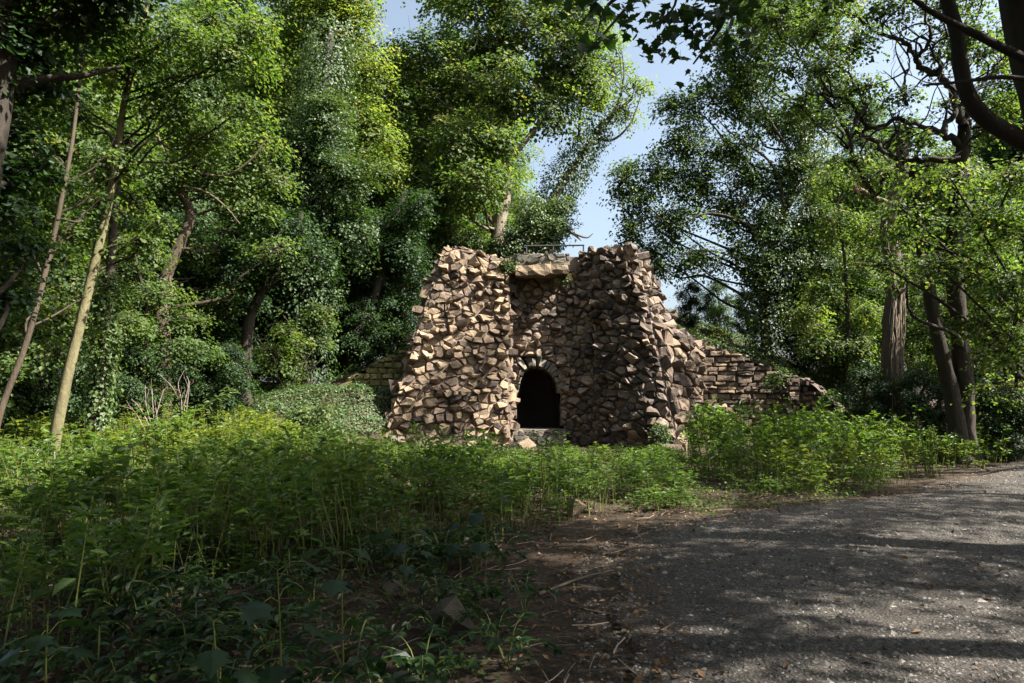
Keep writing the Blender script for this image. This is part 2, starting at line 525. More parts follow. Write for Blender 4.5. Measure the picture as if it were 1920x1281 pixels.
class Panel:
    """A four-cornered wall face with metric coordinates (a across, b up)."""
    def __init__(s, BL, BR, TR, TL, bulge=0.0):
        s.c = [np.asarray(v, float) for v in (BL, BR, TR, TL)]
        BL, BR, TR, TL = s.c
        s.wb, s.wt = np.linalg.norm(BR - BL), np.linalg.norm(TR - TL)
        s.H = .5 * (np.linalg.norm(TL - BL) + np.linalg.norm(TR - BR))
        s.bulge = bulge
    def W(s, b):
        return s.wb + (s.wt - s.wb) * b / s.H
    def uv(s, a, b):
        return a / s.W(b) + .5, b / s.H
    def P(s, a, b):
        u, v = s.uv(a, b)
        BL, BR, TR, TL = s.c
        p = (BL * (1 - u) + BR * u) * (1 - v) + (TL * (1 - u) + TR * u) * v
        if s.bulge:
            p = p + s.N0() * s.bulge * math.sin(math.pi * min(max(u, 0), 1))
        return p
    def N0(s):
        BL, BR, TR, TL = s.c
        n = np.cross(TR - BL, TL - BR)
        n = n / np.linalg.norm(n)
        return n
    def N(s, a, b):
        e = .02
        da = s.P(a + e, b) - s.P(a - e, b)
        db = s.P(a, b + e) - s.P(a, b - e)
        n = np.cross(da, db)
        return n / np.linalg.norm(n)
    def dom(s):
        return [(-s.wb / 2, 0), (s.wb / 2, 0), (s.wt / 2, s.H), (-s.wt / 2, s.H)]
    def from_px(s, px, py):
        """Panel coordinates (a,b) of the point shown at a photograph pixel."""
        best = None
        a, b = 0.0, s.H / 2
        for _ in range(30):
            q = proj(s.P(a, b))[0]
            e = np.array([px, py]) - q
            h = .01
            J = np.stack([(proj(s.P(a + h, b))[0] - q) / h, (proj(s.P(a, b + h))[0] - q) / h], 1)
            d = np.linalg.solve(J, e)
            a += d[0]; b += d[1]
        return a, b

def stone_from_poly(pan, poly, c, depth, r, front=(.55, .8), jit=.05, tilt=.9, back=-.04):
    """An angular block filling a cell of the wall; (verts, faces)."""
    n = len(poly)
    c = np.array(c)
    P = np.array(poly)
    N = pan.N(*c)
    # local frame for the tilt of the face
    tv = r.normal(0, tilt, 2)
    size = np.sqrt(max(1e-4, abs(sum(P[i][0] * P[(i + 1) % n][1] - P[(i + 1) % n][0] * P[i][1] for i in range(n))) / 2))
    rings = []
    f1 = r.uniform(.88, .97)
    f2 = r.uniform(*front)
    off = r.normal(0, .10 * size, 2)
    for k, (sc, dd) in enumerate(((.97, back), (f1, depth * r.uniform(.35, .7)), (f2, depth))):
        ring = []
        for p in P:
            q = c + (p - c) * (sc * (1 + (r.uniform(-jit, jit) if k else 0))) + (off * (k == 2) + off * .3 * (k == 1))
            d = dd
            if k:
                d = dd * (1 + (.25 if k == 2 else .2) * r.uniform(-1, 1)) + (np.dot(q - c, tv) * depth / size) * (.9 if k == 2 else .35)
                d = min(max(d, .012 * k), depth * 1.3)
            ring.append(pan.P(q[0], q[1]) + N * d)
        rings.append(ring)
    fr = np.array(rings[2])
    V = np.array([v for ring in rings for v in ring] + [fr.mean(0) + N * depth * r.uniform(-.03, .10)])
    F = []
    for k in range(2):
        for i in range(n):
            j = (i + 1) % n
            F.append([k * n + i, k * n + j, (k + 1) * n + j, (k + 1) * n + i])
    for i in range(n):
        F.append([2 * n + i, 2 * n + (i + 1) % n, 3 * n])
    return V, F

STONES = []            # dicts: V, F, var, mat key, score
mortar = MB()
def voro_panel(pan, cw, ch, seed, depth, mat, var=(.5, .22), door=None, drop=.2, gap=.93, front=(.55, .82), tilt=.9, jit=.06, seen=1.0, cone=None):
    r = np.random.default_rng(seed)
    seeds = []
    rows = int(math.ceil(pan.H / ch)) + 2
    for k in range(-1, rows):
        b = (k + .5) * ch
        wmax = max(pan.wb, pan.wt)
        a = -wmax / 2 - cw + r.uniform(0, cw)
        while a < wmax / 2 + cw:
            if r.random() > drop:
                seeds.append((a + r.normal(0, cw * .12), b + r.normal(0, ch * .24)))
            a += cw * r.uniform(.65, 1.5)
    S2 = np.array(seeds)
    dom = pan.dom()
    sc = np.array([1 / cw, 1 / ch])
    Q = S2 * sc
    wt = np.where(r.random(len(S2)) < .28, r.uniform(.15, .42, len(S2)), r.uniform(-.32, .05, len(S2)))
    for i, s in enumerate(S2):
        d2 = ((Q - Q[i]) ** 2).sum(1)
        nb = np.argsort(d2)[1:26]
        poly = list(dom)
        for j in nb:
            m = (Q[i] + Q[j]) / 2
            nv = (Q[j] - Q[i])
            # half plane in scaled space turned into panel space
            poly = clip_poly(poly, nv[0] * sc[0], nv[1] * sc[1], float(np.dot(nv, m)) + (wt[i] - wt[j]) / 2)
            if len(poly) < 3:
                break
        if len(poly) < 3:
            continue
        if door is not None:
            # cut the cell by the edge of the opening that it lies most outside of
            pc = np.mean(poly, 0)
            best, bd = None, -1e9
            kk = len(door)
            for q in range(kk):
                x0, y0 = door[q]; x1, y1 = door[(q + 1) % kk]
                ex, ey = x1 - x0, y1 - y0
                L = math.hypot(ex, ey)
                nx_, ny_ = ey / L, -ex / L          # outward for counter-clockwise
                dist = nx_ * (pc[0] - x0) + ny_ * (pc[1] - y0)
                if dist > bd:
                    bd, best = dist, (nx_, ny_, nx_ * x0 + ny_ * y0)
            if bd < -.02:
                continue
            poly = clip_poly(poly, -best[0], -best[1], -best[2])
            if len(poly) < 3:
                continue
        poly = merge_close(poly, .035)
        if len(poly) < 3:
            continue
        A = abs(sum(poly[k][0] * poly[(k + 1) % len(poly)][1] - poly[(k + 1) % len(poly)][0] * poly[k][1] for k in range(len(poly)))) / 2
        if A < .004:
            continue
        V3 = [pan.P(*p) for p in poly]
        mortar.polys(V3, [list(range(len(poly)))], r.uniform(.3, .7))
        c = np.mean(poly, 0)
        g1 = gap - r.uniform(-.03, .07)
        sh = [tuple(c + (np.array(p) - c) * g1) for p in poly]
        d = depth[0] + (depth[1] - depth[0]) * r.random() ** 1.8 * 1.25
        d *= min(1.25, max(.55, math.sqrt(A) / math.sqrt(cw * ch)))
        V, F = stone_from_poly(pan, sh, c, d, r, front=front, tilt=tilt, jit=jit)
        P3 = pan.P(*c)
        view = nrm(np.array([0, 0, EYE]) - P3)
        STONES.append(dict(V=V, F=F, var=float(np.clip(r.normal(*var), 0, 1)), mat=mat, score=A * max(.05, float(np.dot(view, pan.N(*c)))) * seen, z=P3[2]))

GB = np.array([0.0, 22.5, 0.0])
grotto = empty('stone_grotto', GB, 'rough rubble stone grotto with dark arched mouth and two sloping wings', 'grotto')

# corner points found in the photograph
LW_BL, LW_BR = at(712, 846, 20.9), at(953, 838, 21.9)
LW_TR, LW_TL = at(953, 490, 23.2), at(832, 463, 22.9)
RC_BL, RC_BR = at(957, 838, 23.0), at(1058, 838, 23.0)
RC_TR, RC_TL = at(1084, 508, 23.75), at(956, 508, 23.75)
RW_MB, RW_MT = at(1120, 842, 22.45), at(1112, 472, 23.5)
RW_CB, RW_CT = at(1274, 848, 20.9), at(1192, 466, 22.9)
t_ = .62
RW_CM = RW_CB * (1 - t_) + RW_CT * t_
BU_BR, BU_TR = at(1316, 815, 22.75), at(1314, 655, 23.15)
UP_BR, UP_TR = at(1256, 614, 23.9), at(1204, 490, 24.6)

pL = Panel(LW_BL, LW_BR, LW_TR, LW_TL, bulge=.10)
pLs = Panel(LW_BL + np.array([.35, 4.4, 1.4]), LW_BL, LW_TL, LW_TL + np.array([.1, 3.2, -.3]))
pRet = Panel(LW_BR, RC_BL, RC_TL + np.array([0, 0, .15]), LW_TR)
pRec = Panel(RC_BL, RC_BR, RC_TR, RC_TL)
pRa = Panel(RC_BR, RW_MB, RW_MT, RC_TR + np.array([.0, 0, .55]), bulge=-.08)
pRb = Panel(RW_MB, RW_CB, RW_CT, RW_MT, bulge=.12)
pBu = Panel(RW_CB, BU_BR, BU_TR, RW_CM)
pUp = Panel(RW_CM, UP_BR, UP_TR, RW_CT)
pTri = Panel(RW_CM, BU_TR, BU_TR + np.array([-.45, 1.6, .15]), UP_BR)

DOOR_PX = [(956, 805), (1050, 805), (1049, 770), (1043, 730), (1036, 705), (1022, 692), (1004, 688), (988, 694), (979, 712), (974, 735), (966, 770)]
door = [pRec.from_px(*p) for p in DOOR_PX]
door_out = [pRec.from_px(*p) for p in [(951, 806), (1055, 806), (1054, 770), (1050, 730), (1050, 700), (1036, 680), (1018, 672), (994, 672), (979, 682), (969, 698), (969, 735), (960, 770)]]
# counter-clockwise seen from the front: order above runs bottom-left, bottom-right, up and back

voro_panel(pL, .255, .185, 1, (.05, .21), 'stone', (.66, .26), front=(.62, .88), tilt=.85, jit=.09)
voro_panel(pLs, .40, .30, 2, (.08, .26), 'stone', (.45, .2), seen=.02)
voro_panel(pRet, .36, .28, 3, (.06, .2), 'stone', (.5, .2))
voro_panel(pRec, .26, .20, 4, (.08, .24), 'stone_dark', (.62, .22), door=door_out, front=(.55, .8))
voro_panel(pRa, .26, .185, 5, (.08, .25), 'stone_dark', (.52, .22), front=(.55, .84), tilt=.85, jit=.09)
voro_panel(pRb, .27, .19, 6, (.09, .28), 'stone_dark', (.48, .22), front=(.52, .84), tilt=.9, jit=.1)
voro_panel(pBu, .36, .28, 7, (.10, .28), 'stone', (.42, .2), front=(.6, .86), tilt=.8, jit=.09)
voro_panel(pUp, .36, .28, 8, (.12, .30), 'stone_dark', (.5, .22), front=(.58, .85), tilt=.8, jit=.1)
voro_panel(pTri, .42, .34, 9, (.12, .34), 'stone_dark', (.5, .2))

# the sill wall under the mouth and the parapet over the slab
pSill = Panel(at(950, 842, 22.55), at(1064, 842, 22.55), at(1060, 806, 22.62), at(953, 806, 22.62))
voro_panel(pSill, .22, .14, 12, (.02, .06), 'stone_grey', (.4, .25), front=(.8, .93), tilt=.4, drop=.05)
pPar = Panel(at(968, 498, 22.98), at(1068, 498, 22.98), at(1068, 476, 23.0), at(968, 476, 23.0))
voro_panel(pPar, .30, .17, 13, (.03, .08), 'stone_grey', (.6, .2), front=(.7, .9), tilt=.5, drop=.05)
pParL = Panel(at(968, 498, 23.9), at(968, 498, 22.98), at(968, 476, 23.0), at(968, 476, 23.9))
voro_panel(pParL, .30, .17, 14, (.03, .08), 'stone_grey', (.5, .2), front=(.7, .9), seen=.1)

# radial stones round the arch
arch = [pRec.from_px(*p) for p in [(1045, 737), (1041, 717), (1034, 702), (1022, 692), (1004, 688), (988, 693), (979, 706), (974, 722), (972, 738)]]
arcP = spline([(a, b, 0) for a, b in arch], 8)[:, :2]
sl = np.concatenate([[0], np.cumsum(np.linalg.norm(np.diff(arcP, axis=0), axis=1))])
VOUS = []
r_ = np.random.default_rng(77)
pos = 0.02
while pos < sl[-1] - .05:
    wv = r_.uniform(.085, .16)
    a0 = np.array([np.interp(pos, sl, arcP[:, 0]), np.interp(pos, sl, arcP[:, 1])])
    a1 = np.array([np.interp(min(pos + wv, sl[-1]), sl, arcP[:, 0]), np.interp(min(pos + wv, sl[-1]), sl, arcP[:, 1])])
    tdir = nrm(a1 - a0)
    out = np.array([tdir[1], -tdir[0]])
    Lv = r_.uniform(.26, .42)
    spread = .04
    quad = [tuple(a0 - out * .02), tuple(a0 + out * Lv - tdir * spread), tuple(a1 + out * Lv + tdir * spread), tuple(a1 - out * .02)]
    if sum(quad[i][0] * quad[(i + 1) % 4][1] - quad[(i + 1) % 4][0] * quad[i][1] for i in range(4)) < 0:
        quad = quad[::-1]
    V, F = stone_from_poly(pRec, quad, np.mean(quad, 0), r_.uniform(.10, .2), r_, front=(.75, .9), tilt=.4, jit=.06, back=-.25)
    VOUS.append((V, F, float(np.clip(r_.normal(.55, .2), 0, 1))))
    pos += wv + .015

# ragged stones along the tops of the walls
def coping(P0, P1, n, size, seed, mat, var, up=.0):
    r = np.random.default_rng(seed)
    for k in range(n):
        t = (k + r.uniform(.2, .8)) / n
        p = P0 * (1 - t) + P1 * t + np.array([r.normal(0, .04), r.uniform(.0, .22), up + r.uniform(-.04, .08)])
        V, F = CHUNKS[r.integers(len(CHUNKS))]
        s = size * r.uniform(.6, 1.25)
        dims = np.array([s * r.uniform(.7, 1.2), s * r.uniform(.7, 1.2), s * r.uniform(.6, 1.1)])
        V = (V @ rot_rand(r).T) * dims + p
        STONES.append(dict(V=V, F=F.tolist(), var=float(np.clip(r.normal(*var), 0, 1)), mat=mat, score=s * s * 1.6, z=p[2]))
coping(LW_TL, LW_TR, 15, .16, 31, 'stone', (.62, .2))
coping(RW_MT, RW_CT, 13, .20, 32, 'stone_dark', (.5, .2))
coping(RC_TR + np.array([.1, -.3, .62]), RW_MT, 4, .17, 33, 'stone', (.5, .2))
coping(RW_CT, UP_TR, 6, .22, 34, 'stone_dark', (.5, .2))
coping(UP_BR, BU_TR, 9, .24, 35, 'stone_dark', (.5, .2))
coping(RW_CT, RW_CM, 12, .19, 36, 'stone_dark', (.55, .2))
coping(RW_CM, RW_CB, 12, .22, 37, 'stone', (.45, .2))
coping(LW_TL, LW_BL, 26, .15, 38, 'stone', (.6, .2))
coping(LW_TR + [-.1, .03, 0], LW_BR + [-.1, .05, 0], 13, .12, 39, 'stone', (.6, .2))
coping(pPar.c[3], pPar.c[2], 8, .10, 40, 'stone_grey', (.6, .2))
coping(RC_BR + [.02, -.02, .9], RC_TR + [.02, -.02, 0], 13, .17, 42, 'stone_dark', (.58, .2))
coping(RW_MB, RW_MT, 16, .15, 43, 'stone_dark', (.5, .2))
coping(UP_TR, UP_BR, 7, .22, 41, 'stone_dark', (.5, .2))

STONES.sort(key=lambda s: -s['score'])
STONE_MATS = ['stone', 'stone_dark', 'stone_grey']
for k, s in enumerate(STONES[:286]):
    m = MB(); m.polys(s['V'] - GB, s['F'], s['var'])
    m.build('stone', M[s['mat']], grotto)
m = MB()
for s in STONES[286:]:
    m.polys(s['V'] - GB, s['F'], s['var'], STONE_MATS.index(s['mat']))
m.build('small_stones', [M[k] for k in STONE_MATS], grotto, kind='stuff')
for V, F, v in VOUS:
    m = MB(); m.polys(V - GB, F, v)
    m.build('arch_stone', M['stone_grey'], grotto)

# cave behind the mouth: side walls, vault, back, floor
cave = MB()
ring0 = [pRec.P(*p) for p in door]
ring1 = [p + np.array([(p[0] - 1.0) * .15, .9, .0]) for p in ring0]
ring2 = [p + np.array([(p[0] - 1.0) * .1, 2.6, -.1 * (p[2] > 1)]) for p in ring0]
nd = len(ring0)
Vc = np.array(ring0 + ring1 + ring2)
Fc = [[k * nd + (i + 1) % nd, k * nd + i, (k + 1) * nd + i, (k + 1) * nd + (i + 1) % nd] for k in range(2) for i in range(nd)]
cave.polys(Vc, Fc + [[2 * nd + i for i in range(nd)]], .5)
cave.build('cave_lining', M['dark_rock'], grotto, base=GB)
# top of the sill, top terrace, back shells
sill = MB()
s0, s1 = pSill.c[3], pSill.c[2]
sill.polys([s0, s1, s1 + np.array([0, .75, .02]), s0 + np.array([0, .75, .02])], [[0, 1, 2, 3]], .4)
sill.build('sill_top', M['stone_grey'], grotto, base=GB)
ter = MB()
pp = [LW_TL + [0, .05, -.05], LW_TR + [0, .05, -.05], RC_TL + [0, 0, .25], RC_TR + [0, 0, .35], RW_MT + [0, .05, -.05], RW_CT + [0, .05, -.05], UP_TR + [0, 0, 0], np.array([4.4, 27.6, 6.0]), np.array([-2.2, 27.6, 6.0]), LW_TL + np.array([.1, 3.2, -.35])]
pp = np.array(pp)
cen = pp.mean(0)
ter.polys(np.vstack([pp, cen]), [[i, (i + 1) % len(pp), len(pp)] for i in range(len(pp))], .5)
# right flank behind the buttress, closed down to the hill
fl = [UP_TR, UP_BR, BU_TR + np.array([-.45, 1.6, .15]), BU_TR, np.array([7.0, 27.5, 3.3]), np.array([4.4, 27.6, 6.0])]
ter.polys(np.array(fl), [[0, 1, 5], [1, 2, 5], [2, 4, 5], [2, 3, 4]], .5)
ter.build('terrace', M['ground'], grotto, base=GB)
mortar.build('mortar_wall', M['mortar'], grotto, base=GB)

# projecting slab over the mouth
def rough_slab(c0, c1, dy, dz, seed, mat, nseg=9):
    r = np.random.default_rng(seed)
    V = []
    for i in range(nseg + 1):
        t = i / nseg
        p = c0 * (1 - t) + c1 * t
        j = lambda s: r.normal(0, s, 3) * np.array([.4, 1, 1])
        V += [p + j(.025), p + np.array([0, dy, 0]), p + np.array([0, dy, dz]), p + np.array([0, .03, dz]) + j(.03), p + np.array([0, -.03, dz * .45]) + j(.03)]
    F = []
    for i in range(nseg):
        for k in range(5):
            a = i * 5 + k; b = i * 5 + (k + 1) % 5
            F.append([a, a + 5, b + 5, b])
    F += [[0, 1, 2, 3, 4], [nseg * 5 + k for k in (4, 3, 2, 1, 0)]]
    m = MB(); m.polys(np.array(V) - GB, F, .6)
    return m.build('overhanging_slab', mat, grotto)
rough_slab(at(967, 516, 22.8), at(1066, 513, 22.75), 1.1, .34, 5, M['slab'])
# shadowed filling under the slab between the recess and the parapet
m = MB()
q0, q1 = RC_TL, RC_TR
m.polys(np.array([q0, q1, q1 + [0, 0, .5], q0 + [0, 0, .5]]) - GB, [[0, 1, 2, 3]], .4)
m.build('recess_top', M['mortar'], grotto)

# guard rail on top
rail = empty('guard_rail', at(1037, 478, 24.0), 'thin dark steel guard rail standing on top of the stone grotto', 'railing')
rb = np.array(rail.location)
for px in (987, 1037, 1094):
    m = MB(); tube(m, [at(px, 480, 24.0), at(px, 461, 24.0)], .028, 8)
    m.build('post', M['pipe'], rail, True, rb)
m = MB(); tube(m, [at(984, 461.5, 24.0), at(1095.5, 460, 24.0)], .03, 8)
m.build('top_rail', M['pipe'], rail, True, rb)

# ------------------------------------------------------------------ retaining walls
def coursed_wall(name, label, pan, top, ch, cw, seed, mat, depth, jit=.012, var=(.5, .2), tilt=.25, cap=True):
    """Coursed wall of separate stones; top(a) is the height of the wall at a."""
    r = np.random.default_rng(seed)
    base = (pan.P(0, 0)).copy()
    root = empty(name, base, label, 'wall')
    core = MB()
    st = []
    b = 0.0
    while b < pan.H + .3:
        h = ch * r.uniform(.7, 1.35)
        a = -pan.wb / 2 - r.uniform(0, cw)
        while a < pan.wb / 2:
            wv = cw * r.uniform(.5, 1.6)
            x0, x1 = max(a, -pan.wb / 2), min(a + wv, pan.wb / 2)
            a += wv
            if x1 - x0 < .08:
                continue
            t0, t1 = top(x0), top(x1)
            if b + h * .45 > max(t0, t1):
                continue
            if (t0 + t1) / 2 < b + h * .3:
                continue
            y0, y1 = min(b + h, t0 + .09), min(b + h, t1 + .09)
            if min(y0, y1) < b + .03:
                continue
            poly = [(x0, b), (x1, b), (x1, y1), (x0, y0)]
            core.polys([pan.P(*p) for p in poly], [[0, 1, 2, 3]], .28)
            c = np.mean(poly, 0)
            g_ = .016
            sh = [(x0 + g_, b + g_), ((x0 + x1) / 2 + r.normal(0, .02), b + g_ + r.normal(0, jit)), (x1 - g_, b + g_ + r.normal(0, jit)), (x1 - g_, y1 - g_ + r.normal(0, jit)), ((x0 + x1) / 2 + r.normal(0, .03), (y0 + y1) / 2 - g_ + r.normal(0, jit)), (x0 + g_, y0 - g_ + r.normal(0, jit))]
            V, F = stone_from_poly(pan, sh, c, r.uniform(*depth), r, front=(.8, .94), tilt=tilt, jit=.03)
            st.append((V, F, float(np.clip(r.normal(*var), 0, 1)), (x1 - x0) * h))
        b += h
    st.sort(key=lambda s: -s[3])
    for V, F, v, A in st[:290]:
        m = MB(); m.polys(V - base, F, v); m.build('stone', mat, root)
    if st[290:]:
        m = MB()
        for V, F, v, A in st[290:]:
            m.polys(V - base, F, v)
        m.build('small_stones', mat, root, kind='stuff')
    # thickness of the wall behind its face
    xs_ = np.linspace(-pan.wb / 2, pan.wb / 2, 14)
    N = pan.N(0, pan.H / 2)
    tp = np.array([pan.P(x, max(.02, min(top(x), pan.H))) for x in xs_])
    Vt = np.vstack([tp - N * .0, tp - N * .45, np.array([pan.P(x, 0) - N * .45 for x in xs_])])
    k = len(xs_)
    core.polys(Vt, [[i, i + 1, k + i + 1, k + i] for i in range(k - 1)] + [[k + i, k + i + 1, 2 * k + i + 1, 2 * k + i] for i in range(k - 1)], .25)
    core.build('mortar_core', mat, root, base=base)
    if cap:
        r2 = np.random.default_rng(seed + 5)
        for x in np.arange(-pan.wb / 2 + .1, pan.wb / 2 - .05, .24):
            V, F = CHUNKS[r2.integers(len(CHUNKS))]
            p = pan.P(x, min(top(x), pan.H)) - N * r2.uniform(.05, .3)
            dims = np.array([r2.uniform(.11, .19), r2.uniform(.16, .26), r2.uniform(.04, .09)])
            m = MB(); m.polys(V * dims + p - base, F.tolist(), float(np.clip(r2.normal(*var), 0, 1)))
            m.build('cap_stone', mat, root)
    return root

def px_top(pan, pts):
    ab = np.array([pan.from_px(*p) for p in pts])
    return lambda x: float(np.interp(x, ab[:, 0], ab[:, 1]))

pw = Panel(at(1310, 830, 22.95), at(1488, 830, 22.6), at(1488, 648, 22.6 + .35), at(1310, 648, 22.95 + .35))
coursed_wall('retaining_wall', 'long coursed brown stone retaining wall running right from the grotto', pw,
             px_top(pw, [(1310, 652), (1370, 660), (1400, 674), (1440, 690), (1488, 712)]), .17, .46, 51, M['stone'], (.03, .12), var=(.52, .2))
pp_ = Panel(at(1474, 832, 22.42), at(1500, 832, 22.38), at(1500, 706, 22.5), at(1474, 706, 22.54))
coursed_wall('wall_pillar', 'short stone pillar ending the long retaining wall on the right', pp_,
             lambda x: pp_.H, .15, .30, 52, M['stone'], (.03, .09), var=(.42, .2))
pe = Panel(at(1499, 826, 22.55), at(1580, 812, 21.3), at(1580, 706, 21.45), at(1499, 706, 22.7))
coursed_wall('end_wall', 'low sunlit end of stone wall sloping down beyond the pillar', pe,
             px_top(pe, [(1499, 708), (1525, 722), (1550, 745), (1580, 772)]), .15, .32, 53, M['stone'], (.04, .12), var=(.42, .2))
pl = Panel(at(636, 760, 22.9), at(800, 760, 23.0), at(800, 634, 23.25), at(636, 634, 23.15))
coursed_wall('side_wall', 'mossy yellow green stone wall stepping down left of the grotto', pl,
             px_top(pl, [(636, 727), (660, 708), (700, 684), (740, 664), (800, 637)]), .17, .28, 54, M['stone_green'], (.03, .10), var=(.5, .22))

# rocks lying about
def rock(p, dims, seed, label, mat='moss_rock', group=None, name='rock', var=.45, sink=.5):
    V, F = hull_chunk(seed, 16)
    r = np.random.default_rng(seed)
    a = r.uniform(0, 6.28)
    R = np.array([[math.cos(a), -math.sin(a), 0], [math.sin(a), math.cos(a), 0], [0, 0, 1]])
    V = (V * np.array(dims)) @ R.T
    m = MB(); m.polys(V, F.tolist(), var + r.normal(0, .06, len(F)))
    o = m.build(name, M[mat])
    o.location = (float(p[0]), float(p[1]), float(p[2]) + dims[2] * (1 - sink))
    return tag(o, label, 'rock', group)

def gpt(px, py):
    """Ground point under a pixel (marching along the view ray)."""
    prev = None
    for Y in np.arange(1.5, 60, .05):
        p = at(px, py, Y)
        if p[2] <= gh(p[0], p[1]) + .005:
            return np.array([p[0], p[1], float(gh(p[0], p[1]))])
    return at(px, py, 60)
rock(gpt(865, 1062), (.27, .2, .16), 201, 'tan flat faced rock half hidden by herbs at the edge of bare soil', var=.62)
rock(gpt(1078, 968), (.17, .14, .18), 202, 'pale upright stone at the edge of the undergrowth by the path', 'stone', var=.75)
rock(gpt(845, 1195), (.22, .2, .16), 203, 'dark rounded rock low in the shaded brambles', var=.2)
rock(gpt(215, 1100), (.16, .16, .24), 204, 'dark upright stone behind the broken stump', var=.2)
rock(gpt(745, 1108), (.14, .12, .07), 206, 'small flat stone on sunlit leaf litter', 'stone', var=.55)
for k, (px, Y, d, mt, v, lb) in enumerate([(985, 20.6, (.32, .26, .26), 'stone', .75, 'ochre block lying below the mouth of the grotto'),
                                (842, 20.4, (.36, .3, .25), 'stone', .6, 'tan boulder at the foot of the left grotto wing'),
                                (742, 20.2, (.36, .3, .22), 'stone_dark', .5, 'grey brown boulder at the outer foot of the left wing'),
                                (790, 20.3, (.3, .25, .2), 'stone_dark', .6, 'dark boulder between two paler ones below the left wing'),
                                (905, 20.3, (.3, .25, .2), 'stone', .45, 'brown stone among ivy between the left wing and the mouth'),
                                (940, 20.5, (.14, .12, .12), 'stone_grey', .9, 'small pale round stone in the ivy below the mouth'),
                                (1276, 20.4, (.4, .3, .34), 'stone', .7, 'yellow brown boulder leaning at the outer foot of the right wing'),
                                (1262, 20.2, (.34, .3, .25), 'stone', .45, 'brown boulder below the yellow one at the right wing')]):
    p = at(px, 830, Y)
    rock([p[0], Y, float(gh(p[0], Y))], d, 220 + k, lb, mt, var=v)

# broken stump, lower left
m = MB()
sb = gpt(205, 1215)
for a in np.linspace(0, 2 * math.pi, 11, endpoint=False):
    rr = .11
    p0 = np.array([math.cos(a) * rr, math.sin(a) * rr, -.05])
    hgt = rng.uniform(.12, .36)
    wv = .045
    tv = np.array([-math.sin(a), math.cos(a), 0]) * wv
    ov = np.array([math.cos(a), math.sin(a), 0])
    m.polys([p0 - tv + ov * .04, p0 + tv + ov * .04, p0 + tv * .7 + [0, 0, hgt * .7], p0 + [0, 0, hgt], p0 - tv * .7 + [0, 0, hgt * .6], p0 * .3],
            [[0, 1, 2, 3, 4], [1, 5, 2], [2, 5, 3], [3, 5, 4], [4, 5, 0]], rng.uniform(.2, .7))
o = m.build('tree_stump', M['bark_brown']); o.location = tuple(sb)
tag(o, 'jagged rotten brown tree stump in the dark brambles', 'stump')
SHADE_TREES = [(-4, -.5, 'H', 1.0), (-9, 2.5, 'H', 1.0), (1.5, -3, 'H', 1.0), (-5.5, -6, 'H', 1.0), (-13, -1, 'H', 1.0), (-13.5, 7, 'H', 1.0), (6, -7, 'H', 1.0),
               (6.5, -1.5, 'F', 1.0), (7.5, 3.2, 'F', 1.0), (10.5, -3, 'F', 1.05), (11, 4.2, 'F', 1.0), (13.5, 8.6, 'F', .9), (20, -2, 'F', 1.1),
               (12, -10, 'B', 1.0), (-17, 4, 'A', 1.0), (0, -12, 'A', 1.1)]
# ------------------------------------------------------------------ foliage builders
def add_leaves(mb, C, N, T, L, Wd, var, fold=.18, mat=0):
    """One folded diamond per leaf. C centre, N normal, T direction of the tip."""
    T = nrm(T - N * (T * N).sum(1, keepdims=True))
    B = np.cross(N, T)
    L = np.asarray(L)[:, None]; Wd = np.asarray(Wd)[:, None]
    k = len(C)
    V = np.stack([C - T * L * .5, C + B * Wd * .5 + N * Wd * fold - T * L * .08, C + T * L * .5, C - B * Wd * .5 + N * Wd * fold - T * L * .08], 1)
    F = np.arange(4 * k).reshape(k, 4)
    mb.add(V.reshape(-1, 3), F, var, mat)

def add_leaves6(mb, C, N, T, L, Wd, var, droop=.15, mat=0):
    """Ovate leaf folded along the midrib, base at C."""
    T = nrm(T - N * (T * N).sum(1, keepdims=True))
    B = np.cross(N, T)
    L = np.asarray(L)[:, None]; Wd = np.asarray(Wd)[:, None]
    k = len(C)
    up = N * Wd * .16
    V = np.stack([C, C + T * L * .33 + B * Wd * .5 + up, C + T * L * .72 + B * Wd * .36 + up - N * L * droop * .4, C + T * L - N * L * droop,
                  C + T * L * .72 - B * Wd * .36 + up - N * L * droop * .4, C + T * L * .33 - B * Wd * .5 + up], 1)
    b = np.arange(k)[:, None] * 6
    F = np.concatenate([b + np.array([[0, 1, 2, 3]]), b + np.array([[0, 3, 4, 5]])], 0)
    mb.add(V.reshape(-1, 3), F, np.concatenate([var, var]) if np.ndim(var) else var, mat)

def spray_leaves(mb, centers, outd, per, rad, leaf, var, r, flat=.8, jitter=.5, mat=0):
    """Flattish sprays of leaves at the twig ends."""
    n = len(centers)
    N0 = nrm(outd * .65 + np.array([0, 0, flat]) + r.normal(0, .22, (n, 3)))
    X = nrm(np.cross(N0, r.normal(size=(n, 3))))
    Y = np.cross(N0, X)
    k = n * per
    idx = np.repeat(np.arange(n), per)
    ang = r.uniform(0, 2 * math.pi, k)
    rr = np.sqrt(r.uniform(0, 1, k)) * np.repeat(rad * r.uniform(.6, 1.3, n), per)
    D = X[idx] * np.cos(ang)[:, None] + Y[idx] * np.sin(ang)[:, None]
    C = centers[idx] + D * rr[:, None] + N0[idx] * r.normal(0, .07, k)[:, None] * (rad / .4)
    C[:, 2] -= .35 * rr * rr / rad
    N = nrm(N0[idx] + r.normal(0, jitter, (k, 3)))
    T = D + r.normal(0, .5, (k, 3)) + np.array([0, 0, -.3])
    sz = leaf * 1.12 * r.uniform(.6, 1.3, k)
    v = np.clip(np.repeat(r.normal(var, .20, n), per) + r.normal(0, .09, k), 0, 1)
    add_leaves(mb, C, N, T, sz, sz * r.uniform(.6, .85, k), v, mat=mat)

